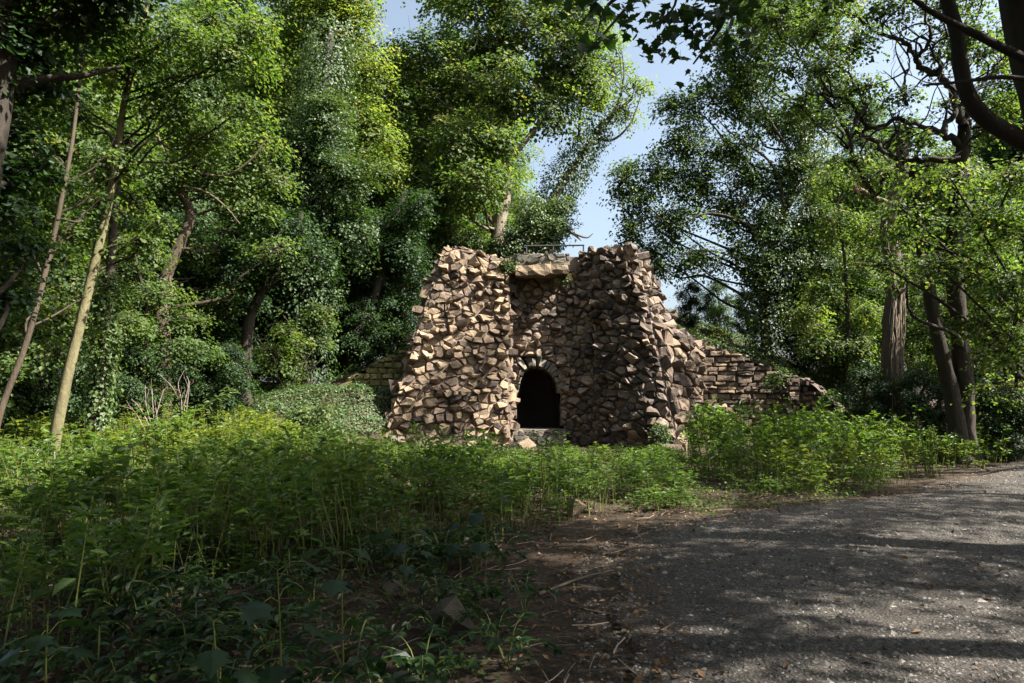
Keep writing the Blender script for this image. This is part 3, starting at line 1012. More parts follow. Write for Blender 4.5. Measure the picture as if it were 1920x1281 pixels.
def limb(mb, p0, p1, r0, r1, r, bend=.18, sides=5, n=3, var=.16, sag=0.0):
    p0 = np.asarray(p0, float); p1 = np.asarray(p1, float)
    L = np.linalg.norm(p1 - p0)
    mids = []
    for t in (.33, .66):
        mids.append(p0 * (1 - t) + p1 * t + r.normal(0, bend * L * .33, 3) + np.array([0, 0, -sag * L * t * (1 - t)]))
    P = spline([p0, *mids, p1], n)
    tube(mb, P, np.linspace(r0, r1, len(P)), sides, var)
    return P

def fill_lobe(leaves, wood, c, rad, leaf, lai, r, var=.5, squash=.78, per=22, spray=.42, twigs=True, wr=.035, clump=None, hollow=.35, fullness=1.0, strewn=.42):
    """Leaves of one lobe of a crown: part in clumps on branches from the lobe's heart, part strewn through it."""
    c = np.asarray(c, float)
    R3 = rad * np.array([r.uniform(.8, 1.3), r.uniform(.8, 1.3), squash * r.uniform(.8, 1.25)])
    K = clump or max(6, int(15 * fullness))
    u = nrm(r.normal(size=(K, 3)) + np.array([0, 0, .2]))
    cl = c + u * R3 * r.uniform(hollow, 1.05, (K, 1))
    n = max(6, int(1.6 * lai * math.pi * rad * rad * squash / (leaf * leaf * .36) / per))
    pick = r.integers(0, K, n)
    sp = cl[pick] + r.normal(0, .20, (n, 3)) * R3 * np.array([1.1, 1.1, .6])
    loose = r.random(n) < strewn
    v = nrm(r.normal(size=(n, 3))) * r.uniform(.2, 1.12, (n, 1)) ** .6
    sp = np.where(loose[:, None], c + v * R3, sp)
    outd = nrm(sp - c)
    if twigs:
        for q in cl:
            P = limb(wood, c + r.normal(0, .1, 3) * rad, q, wr, wr * .25, r, .32, 3, 2)
            for _ in range(2):
                e = q + r.normal(0, .34, 3) * R3
                limb(wood, P[r.integers(2, len(P))], e, wr * .4, wr * .12, r, .25, 3, 1)
    spray_leaves(leaves, sp, outd, per, spray, leaf, var, r, jitter=.30)

def join_limb(wood, trunk, tr, c, r, share=.36, bend=.22):
    """Limb from the trunk to the heart of a lobe."""
    c = np.asarray(c, float)
    d = np.linalg.norm(trunk - c, axis=1)
    pen = np.where(trunk[:, 2] > c[2] - .5 * d, 2.5, 0) * d
    i = int(np.argmin(d + pen))
    P = limb(wood, trunk[i], c, max(.02, min(tr[i] * share, .03 + .016 * d[i])), .018, r, bend, 6, 4, .2, sag=.15)
    return P

def ivy_cover(mb, pts, rad, dens, leaf, r, var=.5, shag=.12):
    """Ivy leaves all over a stem given by points and radii."""
    P = np.asarray(pts, float)
    seg = np.linalg.norm(np.diff(P, axis=0), axis=1)
    R = np.broadcast_to(np.asarray(rad, float), (len(P),))
    area = float((seg * 2 * math.pi * (R[1:] + R[:-1]) / 2).sum())
    n = int(area * dens)
    cs = np.concatenate([[0], np.cumsum(seg)])
    s = r.uniform(0, cs[-1], n)
    C = np.stack([np.interp(s, cs, P[:, k]) for k in range(3)], 1)
    Rr = np.interp(s, cs, R)
    Tn = nrm(np.stack([np.interp(s + .05, cs, P[:, k]) - np.interp(s - .05, cs, P[:, k]) for k in range(3)], 1) + 1e-6)
    D = r.normal(size=(n, 3)); D = nrm(D - Tn * (D * Tn).sum(1, keepdims=True))
    lump = np.array([mnoise.noise(Vector((float(c[0] * 1.1 + d[0]), float(c[1] * 1.1 + d[1]), float(c[2] * .9)))) for c, d in zip(C, D)])
    rr = Rr * (1 + .55 * lump) + np.abs(r.normal(0, shag, n))
    C = C + D * rr[:, None]
    N = nrm(D + np.array([0, 0, .35]) + r.normal(0, .38, (n, 3)))
    T = np.array([0, 0, -1.0]) + r.normal(0, .45, (n, 3))
    sz = leaf * r.uniform(.7, 1.25, n)
    add_leaves(mb, C, N, T, sz, sz * .9, np.clip(r.normal(var, .22, n), 0, 1), fold=.1)

class Tree:
    def __init__(s, name, base, label, cat='tree', group=None, seed=1):
        s.base = np.asarray(base, float)
        s.root = empty(name, s.base, label, cat, group)
        s.wood, s.leaves, s.ivy, s.r = MB(), MB(), MB(), np.random.default_rng(seed)
        s.trunk = None
    def stem(s, pts, r0, r1, sides=10, n=5, keep=True, rough=.07, power=1.0):
        fl = .75 if r0 > .15 else .25
        P = spline(pts, n)
        t = np.linspace(0, 1, len(P)) ** power
        R = r0 * (1 - t) + r1 * t
        zz = np.linalg.norm(P - P[0], axis=1)
        R = R * (1 + fl * np.exp(-zz / .4)) if keep else R
        tube(s.wood, P, R, sides, .5, rough=rough)
        if keep:
            s.trunk, s.tr = P, R
        return P, R
    def lobe(s, c, rad, leaf, lai, limb_=True, **kw):
        if limb_ and s.trunk is not None:
            join_limb(s.wood, s.trunk, s.tr, c, s.r)
        fill_lobe(s.leaves, s.wood, c, rad, leaf, lai, s.r, **kw)
    def done(s, bark, leafm=None, ivym=None):
        if not s.wood.empty():
            s.wood.build('trunk', bark, s.root, True, s.base)
        if not s.leaves.empty():
            s.leaves.build('crown', leafm, s.root, False, s.base)
        if not s.ivy.empty():
            s.ivy.build('ivy', ivym or M['leaf_ivy'], s.root, False, s.base)
        return s.root

def copy_tree(root, loc, rz, sc, label=None, group=None, szx=1.0):
    r = root.copy(); COL.objects.link(r)
    r.location = tuple(float(v) for v in loc); r.rotation_euler = (0, 0, rz); r.scale = (sc * szx, sc * szx, sc)
    if label: r['label'] = label
    if group: r['group'] = group
    for ch in list(root.children):
        c = ch.copy(); COL.objects.link(c); c.parent = r
    return r

def PXL(lst, Y):
    """Lobes given as photograph pixels and a depth: [(px, py, radius px, dY)]"""
    out = []
    for q in lst:
        y = Y + (q[3] if len(q) > 3 else 0)
        out.append((at(q[0], q[1], y), q[2] * y / FPX))
    return out
def stem_px(pts, Y, dY=0.0):
    k = len(pts)
    return [at(p[0], p[1], Y + dY * i / max(1, k - 1)) for i, p in enumerate(pts)]
def ground_at(x, y):
    return np.array([x, y, float(gh(x, y))])
def base_px(px, Y):
    p = at(px, 760, Y)
    return ground_at(p[0], Y)

# ------------------------------------------------------------------ trees the photograph shows
# tall pale sapling leaning right, left of the picture
b = base_px(98, 13.0) - [0, 0, .1]
t = Tree('maple_tree', b, 'young maple leaning right with a pale sunlit yellow green trunk', seed=21)
t.stem([b] + stem_px([(120, 735), (150, 610), (188, 450), (216, 320), (232, 200), (262, 80), (292, -60)], 13, .6), .108, .042, 12, rough=.10)
for (x0, y0), (x1, y1), w_ in [((224, 300), (145, 190), .035), ((222, 305), (360, 180), .03), ((228, 270), (330, 140), .028), ((236, 190), (430, 130), .03), ((215, 330), (330, 250), .03), ((240, 150), (120, 60), .03), ((250, 110), (400, 30), .03)]:
    limb(t.wood, at(x0, y0, 13.3), at(x1, y1, 13.3 + t.r.normal(0, .8)), w_, .01, t.r, .12, 5, 4)
for c, rad in PXL([(330, 60, 85), (240, 120, 75), (420, 110, 80, .5), (130, 80, 80, .8), (455, 205, 50, .5), (320, 200, 80, .6), (200, 40, 80, -.5), (60, 130, 70, .6), (400, 40, 70, 1), (150, 220, 55, .8), (380, 260, 55, 1.2), (270, 455, 42, .2), (300, 415, 34, .3), (90, 30, 70, 0), (470, 60, 60, .6)], 13):
    t.lobe(c, rad, .085, 2.0, limb_=bool(c[2] > 4.6), var=.55, squash=.5, per=16, spray=.34, wr=.014)
t.done(M['bark_pale'], M['leaf_maple'])

b = base_px(-20, 12.0) - [0, 0, .1]
t = Tree('maple_tree', b, 'slender dark maple leaning right at the left edge, beside the pale trunked maple', seed=22)
t.stem([b] + stem_px([(0, 775), (50, 640), (90, 490), (118, 360), (136, 262), (150, 150), (175, 0)], 12, .5), .058, .022, 8, rough=.08)
for (x0, y0), (x1, y1) in [((118, 370), (215, 260)), ((110, 400), (220, 330)), ((124, 330), (40, 250)), ((98, 470), (190, 370))]:
    limb(t.wood, at(x0, y0, 12.4), at(x1, y1, 12.6), .022, .008, t.r, .12, 5, 4)
for c, rad in PXL([(40, 260, 60), (120, 330, 50, .5), (190, 380, 40, .8), (20, 420, 50, .8), (140, 440, 45, .8), (210, 300, 45, .8), (60, 560, 46, 1), (30, 690, 55, 1), (110, 660, 40, 1.2), (200, 540, 42, 1.4), (180, 640, 36, 1.6), (250, 600, 40, 1.8)], 12.2):
    t.lobe(c, rad, .085, 1.7, limb_=bool(c[2] > 3.4), var=.5, squash=.42, per=14, spray=.32, wr=.012)
t.done(M['bark_brown'], M['leaf_maple'])

# dark big tree at the left edge
b = ground_at(-7.1, 8.2)
t = Tree('oak_tree', b, 'dark rough trunk cut by the top left edge with a brown limb reaching right', seed=23)
t.stem([b, at(-75, 700, 8.2), at(-60, 420, 8.3), at(-18, 170, 8.4), at(-5, 60, 8.4), at(10, -120, 8.5)], .36, .2, 10)
P = spline(stem_px([(-10, 185), (30, 160), (90, 147), (150, 143), (190, 133), (230, 125)], 8.4, .6), 5)
tube(t.wood, P, np.linspace(.075, .02, len(P)), 7, .6, rough=.1)
for c, rad in PXL([(40, 60, 60), (20, 250, 60, .4), (70, 320, 46, .8), (-10, 400, 60, .3), (60, 470, 44, .8), (150, 40, 55, .5), (10, 560, 50, .8), (-60, 130, 110), (-120, 330, 110), (-40, -80, 130), (120, -90, 120), (280, -120, 100), (90, 170, 40, .6), (60, 110, 50, .2), (130, 20, 60, .2), (0, 330, 60, .2), (200, -30, 80, .2)], 8.6):
    t.lobe(c, rad * 1.1, .095, 2.6, var=.35, squash=.6, per=14, spray=.30, wr=.014)
t.done(M['bark_dark'], M['leaf_dark'])  # shade on this crown is put into the darker leaf colour

# ivy clad trunk by the pale sapling
b = base_px(180, 14.6)
t = Tree('ivy_clad_tree', b, 'straight trunk wrapped in sunlit ivy just right of the pale leaning maple', seed=24)
P, R = t.stem([b] + stem_px([(182, 760), (192, 680), (203, 560), (212, 440), (222, 300)], 14.6, .3), .13, .08, 8)
k = int(len(P) * .72)
ivy_cover(t.ivy, P[:k], np.linspace(.24, .12, k), 620, .085, t.r, .8, .09)
for c, rad in PXL([(215, 330, 45), (250, 380, 40, .5), (240, 260, 50, .6)], 14.8):
    t.lobe(c, rad, .09, 1.6, var=.5, squash=.6, per=14, spray=.32)
t.done(M['bark'], M['leaf_maple'], M['leaf_ivy'])

# crooked tree
b = base_px(305, 19.5)
t = Tree('crooked_tree', b, 'crooked brown trunk bending right above a forked stub, in the shade of the wood', seed=25)
t.stem([b] + stem_px([(305, 700), (305, 620), (300, 555), (322, 490), (350, 430), (356, 395), (338, 352), (352, 300), (345, 220)], 19.5, .6), .24, .07, 9, rough=.1)
for pts, w_ in [([(304, 560), (280, 545), (262, 535), (238, 530)], .075), ([(306, 565), (322, 548), (318, 520), (330, 500)], .07), ([(345, 350), (385, 360), (420, 385), (450, 420)], .05), ([(345, 330), (310, 290), (290, 230)], .05), ([(350, 320), (420, 330), (470, 300), (500, 260)], .05)]:
    P = spline(stem_px(pts, 19.4), 5); tube(t.wood, P, np.linspace(w_, .015, len(P)), 6, .75, rough=.1)
for c, rad in PXL([(350, 300, 56), (430, 340, 60, .6), (470, 400, 50, .8), (300, 330, 50, -.4), (400, 250, 62), (470, 270, 54, .5), (260, 440, 46, .6), (520, 470, 44, .8), (370, 470, 40, 1), (330, 220, 60, .6), (500, 340, 50, 1), (280, 620, 36, 1.5), (420, 560, 44, 1.5)], 19.6):
    t.lobe(c, rad, .10, 2.0, var=.55, squash=.6, per=16, spray=.40, wr=.022)
t.done(M['bark_brown'], M['leaf_maple'])

for k, (pts, Y, w_, lb, lobes) in enumerate([
    ([(455, 740), (462, 660), (468, 600), (490, 550), (540, 470), (565, 400)], 21.5, .24, 'dark shaded trunk forking low and leaning right, left of the mossy wall', [(540, 430, 50), (590, 480, 46), (480, 500, 46), (430, 480, 40)]),
    ([(660, 640), (690, 590), (712, 520), (730, 440), (760, 360)], 26.0, .22, 'thin dark leaning trunk behind the left end of the mossy wall', [(700, 420, 50), (760, 470, 46), (660, 500, 44), (640, 420, 50), (780, 400, 50)]),
    ([(150, 700), (148, 600), (160, 520), (175, 430)], 23.0, .26, 'broad shaded trunk far behind the pale leaning maple', [(150, 420, 60), (90, 480, 50), (220, 470, 50), (60, 380, 60)]),
    ([(225, 690), (240, 600), (268, 510), (270, 430)], 25.0, .22, 'dark leaning trunk deep in the wood behind the ivy wrapped one', [(250, 420, 60), (200, 480, 50), (310, 480, 50)]),
    ([(795, 640), (800, 540), (815, 470), (830, 400)], 31.0, .2, 'slim dark trunk in the wood just left of the grotto top', [(800, 430, 60), (850, 460, 40), (760, 480, 50)])]):
    b = base_px(pts[0][0], Y)
    t = Tree('woodland_tree', b, lb, seed=40 + k)
    t.stem([b] + stem_px(pts, Y, .5), w_, .1, 9, rough=.1)
    for c, rad in PXL(lobes, Y):
        t.lobe(c, rad, .105, 2.4, var=.4, squash=.7, per=16, spray=.42, wr=.03)
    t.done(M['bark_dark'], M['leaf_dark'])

# ivy covered giants left of the grotto
b = base_px(560, 24.5)
t = Tree('ivy_clad_tree', b, 'tall trunk buried in dark bluish ivy, left of the big bright tree behind the grotto', seed=31)
P, R = t.stem([b] + stem_px([(560, 640), (575, 520), (590, 400), (600, 280), (610, 160), (620, 60)], 24.5, 1.5), .35, .12, 9)
ivy_cover(t.ivy, P, np.linspace(1.0, .65, len(P)), 210, .105, t.r, .45, .3)
for c, rad in PXL([(545, 420, 50), (640, 350, 56), (560, 300, 54), (610, 240, 56), (655, 440, 46), (530, 500, 44, -.5), (590, 540, 44), (510, 430, 36, -1)], 24.5):
    fill_lobe(t.ivy, t.wood, c, rad, .10, 2.6, t.r, var=.45, squash=1.25, per=20, spray=.38, wr=.03)
t.done(M['bark_dark'], None, M['leaf_ivy'])

b = base_px(640, 28.0)
t = Tree('poplar_tree', b, 'tall tree with pale yellow green top, left of the big tree behind the grotto', seed=32)
t.stem([b] + stem_px([(640, 560), (640, 400), (625, 250), (630, 120), (640, 20)], 28, .5), .32, .07, 9)
for c, rad in PXL([(640, 70, 62), (580, 70, 60), (690, 140, 50), (610, 150, 62), (530, 130, 58, .5), (665, 225, 56), (545, 220, 54), (500, 60, 60, 1), (600, 10, 70), (700, 250, 44), (720, 320, 44), (480, 170, 46, 1), (560, -60, 90), (660, -10, 60), (700, 300, 40)], 28):
    t.lobe(c, rad * 1.1, .12, 2.2, var=.6, squash=.85, per=16, spray=.5, wr=.035)
t.done(M['bark_brown'], M['leaf_pale'])

# the big tree behind the grotto
b = base_px(930, 30.0)
t = Tree('sycamore_tree', b, 'big bright green tree with a pale trunk rising right behind the grotto', seed=33)
t.stem([b] + stem_px([(931, 520), (932, 470), (936, 420), (948, 365), (955, 300), (940, 200), (935, 90), (945, -40)], 30, 0), .42, .12, 10, rough=.05)
for pts, w_ in [([(936, 430), (925, 390), (928, 350)], .2), ([(955, 300), (1010, 230), (1040, 150)], .16), ([(945, 250), (880, 180), (850, 100)], .16), ([(950, 320), (870, 290), (800, 260)], .14)]:
    P = spline(stem_px(pts, 30), 5); tube(t.wood, P, np.linspace(w_, .05, len(P)), 7, .6, rough=.05)
for c, rad in PXL([(795, 110, 62), (890, 50, 72), (985, 70, 76), (1060, 110, 66), (760, 200, 56), (845, 190, 66), (935, 170, 68, -1), (1025, 200, 60), (870, 270, 66, -1.5), (925, 262, 56, -1.5), (790, 290, 56), (890, 350, 62, -2), (820, 360, 54, -1), (1100, 60, 50), (850, -40, 80), (960, -60, 90), (1060, 10, 66), (1110, 150, 40), (760, 330, 46), (730, 120, 36), (820, 430, 44), (760, 430, 46), (1040, 150, 50, 1), (900, 120, 60, 1.5)], 30):
    t.lobe(c, rad * 1.08, .16, 2.3, var=.6, squash=.85, per=14, spray=.52, wr=.04)
t.done(M['bark_light'], M['leaf_maple'])

b = base_px(985, 32.0)
t = Tree('ivy_clad_tree', b, 'leaning limb clothed in dark ivy with thin yellowing top beside the sky gap', seed=34)
P, R = t.stem([b] + stem_px([(990, 500), (1010, 430), (1045, 360), (1085, 300), (1118, 250), (1150, 215), (1185, 185)], 32, 0), .34, .06, 8)
k0, k1 = int(len(P) * .2), int(len(P) * .8)
ivy_cover(t.ivy, P[k0:k1], np.linspace(.85, .42, k1 - k0), 220, .11, t.r, .4, .25)
for pts in [[(1118, 262), (1150, 262), (1180, 235), (1195, 200), (1205, 165)], [(1085, 262), (1090, 200), (1110, 150), (1135, 100)], [(1130, 245), (1160, 190), (1170, 140), (1165, 90)], [(1060, 430), (1080, 440), (1100, 446), (1112, 438)], [(1075, 438), (1090, 452)]]:
    Q = spline(stem_px(pts, 32), 5); tube(t.wood, Q, np.linspace(.08, .015, len(Q)), 5, .6, rough=.05)
for c, rad in PXL([(1150, 140, 40), (1175, 215, 34), (1135, 80, 38), (1190, 165, 26), (1120, 200, 30)], 32):
    t.lobe(c, rad, .12, 1.2, var=.4, squash=.9, per=12, spray=.5, wr=.03)
t.done(M['bark_brown'], M['leaf_pale'], M['leaf_ivy'])
# evergreen bush on top behind the rail
b = ground_at(*at(975, 500, 28.5)[:2])
t = Tree('holly_bush', b, 'grey green evergreen bush behind the guard rail on the grotto top', 'bush', seed=35)
t.stem([b, b + [0, .1, 1], b + [.1, .1, 2]], .08, .03, 6)
for c, rad in PXL([(970, 450, 40), (1010, 440, 40), (1040, 420, 34), (935, 465, 30), (1000, 400, 34), (890, 450, 30), (1050, 390, 28), (1030, 455, 26)], 28.3):
    t.lobe(c, rad, .10, 2.6, var=.75, squash=.9, per=18, spray=.34, wr=.02)
t.done(M['bark'], M['leaf_ivy'])

# right: ivy clad tree with the thin bluish crown against the sky
b = base_px(1437, 27.0)
t = Tree('ivy_clad_tree', b, 'tall ivy covered tree right of the sky gap with bright ivy streak up its stem', seed=36)
P, R = t.stem([b] + stem_px([(1437, 640), (1432, 560), (1445, 480), (1478, 380), (1505, 300), (1530, 220), (1555, 120), (1575, 20)], 27, .6), .22, .09, 9)
k0 = int(len(P) * .05)
ivy_cover(t.ivy, P[k0:], np.linspace(.55, .75, len(P) - k0), 230, .10, t.r, .85, .28)
for pts, w_ in [([(1470, 390), (1462, 340), (1440, 300), (1400, 270), (1360, 240), (1330, 200)], .11), ([(1450, 470), (1400, 420), (1330, 400), (1270, 420), (1220, 400)], .10), ([(1440, 520), (1370, 480), (1300, 470), (1250, 500)], .08), ([(1500, 310), (1440, 220), (1400, 130), (1370, 60)], .1), ([(1462, 400), (1430, 400), (1400, 385), (1380, 360), (1362, 352)], .07), ([(1396, 380), (1392, 362), (1378, 340), (1374, 320)], .045)]:
    Q = spline(stem_px(pts, 26.6), 5); tube(t.wood, Q, np.linspace(w_ * .65, .012, len(Q)), 6, .4, rough=.08)
for c, rad in PXL([(1455, 580, 36), (1480, 480, 44), (1520, 420, 46), (1440, 420, 40), (1530, 320, 40), (1500, 240, 40), (1470, 330, 36), (1540, 500, 40), (1560, 180, 36), (1490, 560, 44), (1550, 440, 40), (1440, 520, 40), (1500, 620, 34)], 26.8):
    fill_lobe(t.ivy, t.wood, c, rad, .10, 2.2, t.r, var=.62, squash=1.2, per=18, spray=.36, wr=.03)
for c, rad in PXL([(1400, 130, 56), (1335, 190, 50), (1430, 210, 52), (1290, 270, 48), (1370, 290, 52), (1235, 330, 46), (1310, 350, 46), (1195, 390, 40), (1260, 420, 46), (1360, 400, 44), (1225, 480, 40), (1300, 490, 40), (1170, 340, 34), (1410, 350, 44), (1270, 200, 34), (1440, 60, 60), (1360, 90, 40), (1180, 440, 30), (1390, 480, 40), (1500, 20, 70), (1400, 10, 40)], 27.5):
    t.lobe(c, rad * 1.12, .12, 2.1, var=.5, squash=.9, per=14, spray=.46, wr=.03)
t.done(M['bark_brown'], M['leaf_blue'], M['leaf_ivy'])

b = base_px(1590, 23.5)
t = Tree('woodland_tree', b, 'bushy lit tree on the slope between the ivy covered stem and the root matted trunk', seed=58)
t.stem([b] + stem_px([(1590, 620), (1585, 500), (1570, 380)], 23.5, .3), .11, .04, 8)
for c, rad in PXL([(1570, 420, 52), (1610, 500, 50), (1545, 550, 46), (1620, 590, 46), (1590, 650, 40), (1640, 430, 46), (1560, 340, 44), (1530, 640, 34), (1630, 330, 44)], 23.5):
    t.lobe(c, rad, .10, 1.7, var=.6, squash=.6, per=16, spray=.38, wr=.016)
t.done(M['bark'], M['leaf_maple'])

# trunk with a mat of ivy roots
b = base_px(1672, 20.0)
t = Tree('oak_tree', b, 'sunlit trunk matted with dead pale ivy roots and a torn off limb above', seed=37)
P, R = t.stem([b] + stem_px([(1670, 720), (1672, 620), (1676, 540), (1668, 470), (1665, 410), (1690, 330), (1690, 240)], 20, .4), .29, .16, 16, rough=.18)
for k in range(30):
    s0 = int(t.r.integers(0, len(P) // 3)); s1 = int(t.r.integers(len(P) // 2, int(len(P) * .78)))
    a = t.r.uniform(-2.4, .2)
    seg = P[s0:s1]
    off = np.stack([np.cos(a + t.r.normal(0, .5) * np.linspace(0, 1, len(seg))) * (R[s0:s1] + .015), np.sin(a + .3 * np.sin(np.linspace(0, 7, len(seg)) + k)) * (R[s0:s1] + .015), t.r.normal(0, .02, len(seg))], 1)
    tube(t.ivy, seg + off + t.r.normal(0, .018, (len(seg), 3)), .014, 4, t.r.uniform(.2, .9))
for pts in [[(1680, 545), (1697, 535), (1712, 520), (1724, 510)], [(1690, 392), (1665, 382), (1640, 372), (1612, 355)]]:
    Q = spline(stem_px(pts, 19.8), 4); tube(t.wood, Q, np.linspace(.13, .07, len(Q)), 8, .8, rough=.15)
lb_ = at(1611, 355, 19.78)
m = MB()
for k in range(6):
    q = lb_ + t.r.normal(0, .05, 3); m.polys([q + [-.03, 0, -.05], q + [.04, -.02, -.06], q + [.03, .03, -.05], q + [-.08 + t.r.normal(0, .04), 0, .16 + t.r.uniform(0, .12)]], [[0, 1, 3], [1, 2, 3], [2, 0, 3]], t.r.uniform(.3, 1))
m.build('torn_wood', M['wood_cut'], t.root, base=t.base)
for c, rad in PXL([(1700, 250, 50), (1740, 310, 50)], 20.3):
    t.lobe(c, rad, .11, 1.6, var=.5, squash=.7, per=14, spray=.4)
o = t.done(M['bark_brown'], M['leaf_oak'], M['root'])

# twin dark trunks carrying the winding limbs of the upper right
b = base_px(1798, 16.8)
t = Tree('gnarled_oak', b, 'gnarled oak of two dark trunks joined at the foot, mossy winding limbs above', seed=39)
t.stem([b, *stem_px([(1786, 745), (1765, 660), (1745, 560), (1732, 500), (1722, 400), (1712, 320)], 16.8, -.8)], .205, .10, 16, rough=.16)
t.stem([b + [.12, .1, 0], *stem_px([(1806, 760), (1804, 690), (1797, 600), (1790, 540), (1788, 440), (1798, 340), (1806, 260), (1808, 225)], 16.9, -1.2)], .225, .13, 16, rough=.16)
for pts, w0, w1 in [
    ([(1806, 235), (1795, 210), (1785, 170), (1765, 145), (1745, 135), (1722, 122), (1715, 105), (1695, 78), (1665, 68), (1640, 60), (1610, 35), (1585, 25)], .15, .04),
    ([(1808, 228), (1818, 190), (1815, 150), (1800, 120), (1798, 80)], .09, .03),
    ([(1765, 250), (1780, 225), (1800, 200), (1822, 175), (1850, 150), (1870, 115)], .1, .03),
    ([(1760, 140), (1765, 120), (1750, 105), (1750, 85), (1780, 65), (1800, 50)], .075, .025),
    ([(1718, 110), (1740, 85), (1745, 60), (1735, 30), (1742, -20)], .07, .025),
    ([(1800, 270), (1770, 252), (1735, 240), (1700, 228)], .12, .06),
    ([(1700, 228), (1680, 222), (1655, 238), (1625, 236), (1600, 200), (1590, 185), (1560, 178), (1535, 140), (1500, 110), (1480, 60)], .085, .025),
    ([(1665, 290), (1640, 265), (1615, 250), (1606, 225), (1625, 200), (1612, 180), (1596, 150), (1570, 120), (1550, 90)], .085, .03),
    ([(1660, 285), (1672, 258), (1684, 238)], .06, .04),
    ([(1800, 300), (1740, 300), (1690, 300), (1660, 285)], .10, .08),
    ([(1640, 370), (1600, 290), (1590, 250), (1562, 205), (1540, 180), (1510, 178)], .085, .03),
    ([(1698, 200), (1695, 150), (1705, 120), (1700, 80)], .05, .02)]:
    Q = spline(stem_px(pts, 15.6 + t.r.normal(0, .3), t.r.normal(0, .6)), 5)
    Q = Q + t.r.normal(0, .022, Q.shape)
    tube(t.wood, Q, np.linspace(w0 * .74, w1 * .6, len(Q)), 8, .55, rough=.16)
    for f in np.linspace(.18, .97, 6):
        q = Q[int(f * (len(Q) - 1))]
        e = q + t.r.normal(0, 1, 3) * np.array([.55, .4, .45]) + [0, 0, .35]
        Pq = limb(t.wood, q, e, .03 * (1.2 - f * .6), .008, t.r, .2, 5, 4)
        for _ in range(3):
            q2 = Pq[t.r.integers(4, len(Pq))]
            limb(t.wood, q2, q2 + t.r.normal(0, .3, 3) + [0, 0, .08], .010, .004, t.r, .3, 3, 2)
    if t.trunk is not None:
        t.trunk = np.vstack([t.trunk, Q]); t.tr = np.concatenate([t.tr, np.linspace(w0, w1, len(Q))])
for c, rad in PXL([(1720, 420, 56), (1790, 400, 64), (1850, 350, 60), (1700, 520, 36, -1), (1860, 470, 60, -1), (1740, 340, 54)], 16.3):
    t.lobe(c, rad, .095, 1.9, var=.5, squash=.42, per=16, spray=.4, wr=.014)
for c, rad in PXL([(1455, 40, 56), (1530, 60, 54), (1610, 90, 50), (1570, 10, 56), (1660, 20, 50), (1480, 130, 44), (1545, 130, 44), (1620, 165, 44), (1690, 180, 34), (1660, 330, 44), (1720, 270, 36), (1760, 20, 46), (1830, 60, 50), (1880, 110, 50), (1890, 190, 40), (1850, 240, 36), (1560, 230, 40), (1600, 300, 40), (1500, 200, 40), (1700, -30, 70), (1850, -30, 70), (1560, -60, 70), (1430, -40, 60), (1770, 200, 22), (1850, 100, 30), (1800, 70, 44), (1760, 110, 36), (1840, 185, 32), (1690, -265, 110, 2.2), (1780, -180, 80, 1)], 15.6):  # includes a high unseen lobe added to shadow the left grotto wing
    t.lobe(c, rad, .085, 1.35, var=.5, squash=.6, per=14, spray=.30, wr=.014)
t.done(M['bark_dark'], M['leaf_maple'])

# layered maple foliage on the right
b = ground_at(13.6, 15.9)
t = Tree('maple_tree', b, 'low layered maple at the right edge with broad sunlit sprays over the path', seed=41)
t.stem([b, *stem_px([(2040, 600), (2020, 450), (1990, 330)], 15.9, 0)], .16, .06, 8)
for c, rad in PXL([(1700, 440, 56), (1780, 330, 60), (1850, 420, 66), (1660, 500, 46), (1760, 500, 64), (1880, 530, 70), (1850, 610, 56), (1910, 660, 66), (1690, 390, 46), (1930, 440, 80), (1960, 560, 90), (1990, 330, 90), (1900, 330, 60), (1880, 730, 46, 1)], 13.6):
    t.lobe(c, rad, .085, 1.8, var=.55, squash=.36, per=16, spray=.36, wr=.014)
t.done(M['bark'], M['leaf_maple'])

# great dark limb close by, upper right, with the maple leaves hanging into the top of the picture
def maple_leaf(mb, c, N, T, s, var):
    N = nrm(N); T = nrm(T - N * np.dot(T, N)); B = np.cross(N, T)
    prof = [(0, 0), (.20, -.02), (.46, .10), (.34, .24), (.62, .46), (.36, .48), (.30, .58), (.20, .60), (0, 1.0), (-.20, .60), (-.30, .58), (-.36, .48), (-.62, .46), (-.34, .24), (-.46, .10), (-.20, -.02)]
    V = [c + s * (B * x + T * y - N * (.12 * abs(x) + .12 * y * y)) for x, y in prof]
    V.append(c + s * T * .3)
    k = len(prof)
    mb.polys(V, [[i, (i + 1) % k, k] for i in range(k)], var)
b = ground_at(6.7, 6.6)
t = Tree('leaning_maple', b, 'dark near trunk at the top right corner with long curved limb and hanging leaves', seed=42)
t.stem([b, at(2120, 700, 6.7), at(2030, 400, 6.8), at(1960, 200, 6.9), at(1918, 40, 7), at(1890, -120, 7.1)], .26, .17, 10, rough=.06)
for pts, w0, w1, Y in [([(2010, 350), (1960, 290), (1905, 258), (1850, 225), (1815, 180), (1800, 120), (1793, 60), (1775, 0), (1760, -60)], .098, .06, 6.9),
                       ([(1945, 150), (1880, 145), (1830, 150), (1780, 156), (1730, 160)], .028, .01, 6.6), ([(1930, 115), (1870, 85), (1800, 50), (1750, 25), (1700, -10)], .05, .02, 6.5),
                       ([(1890, -120), (1700, -140), (1500, -90), (1370, -20), (1355, 40), (1330, 80), (1300, 120)], .05, .008, 6.0), ([(1600, -120), (1350, -120), (1200, -30), (1140, 10), (1120, 60)], .04, .006, 5.4),
                       ([(1400, -120), (1280, -50), (1265, 10), (1230, 50)], .02, .005, 5.2), ([(1240, -60), (1170, 20), (1135, 60), (1110, 85)], .015, .004, 4.6)]:
    Q = spline(stem_px(pts, Y), 6); tube(t.wood, Q, np.linspace(w0, w1, len(Q)), 8, .4, rough=.06)
near = MB()
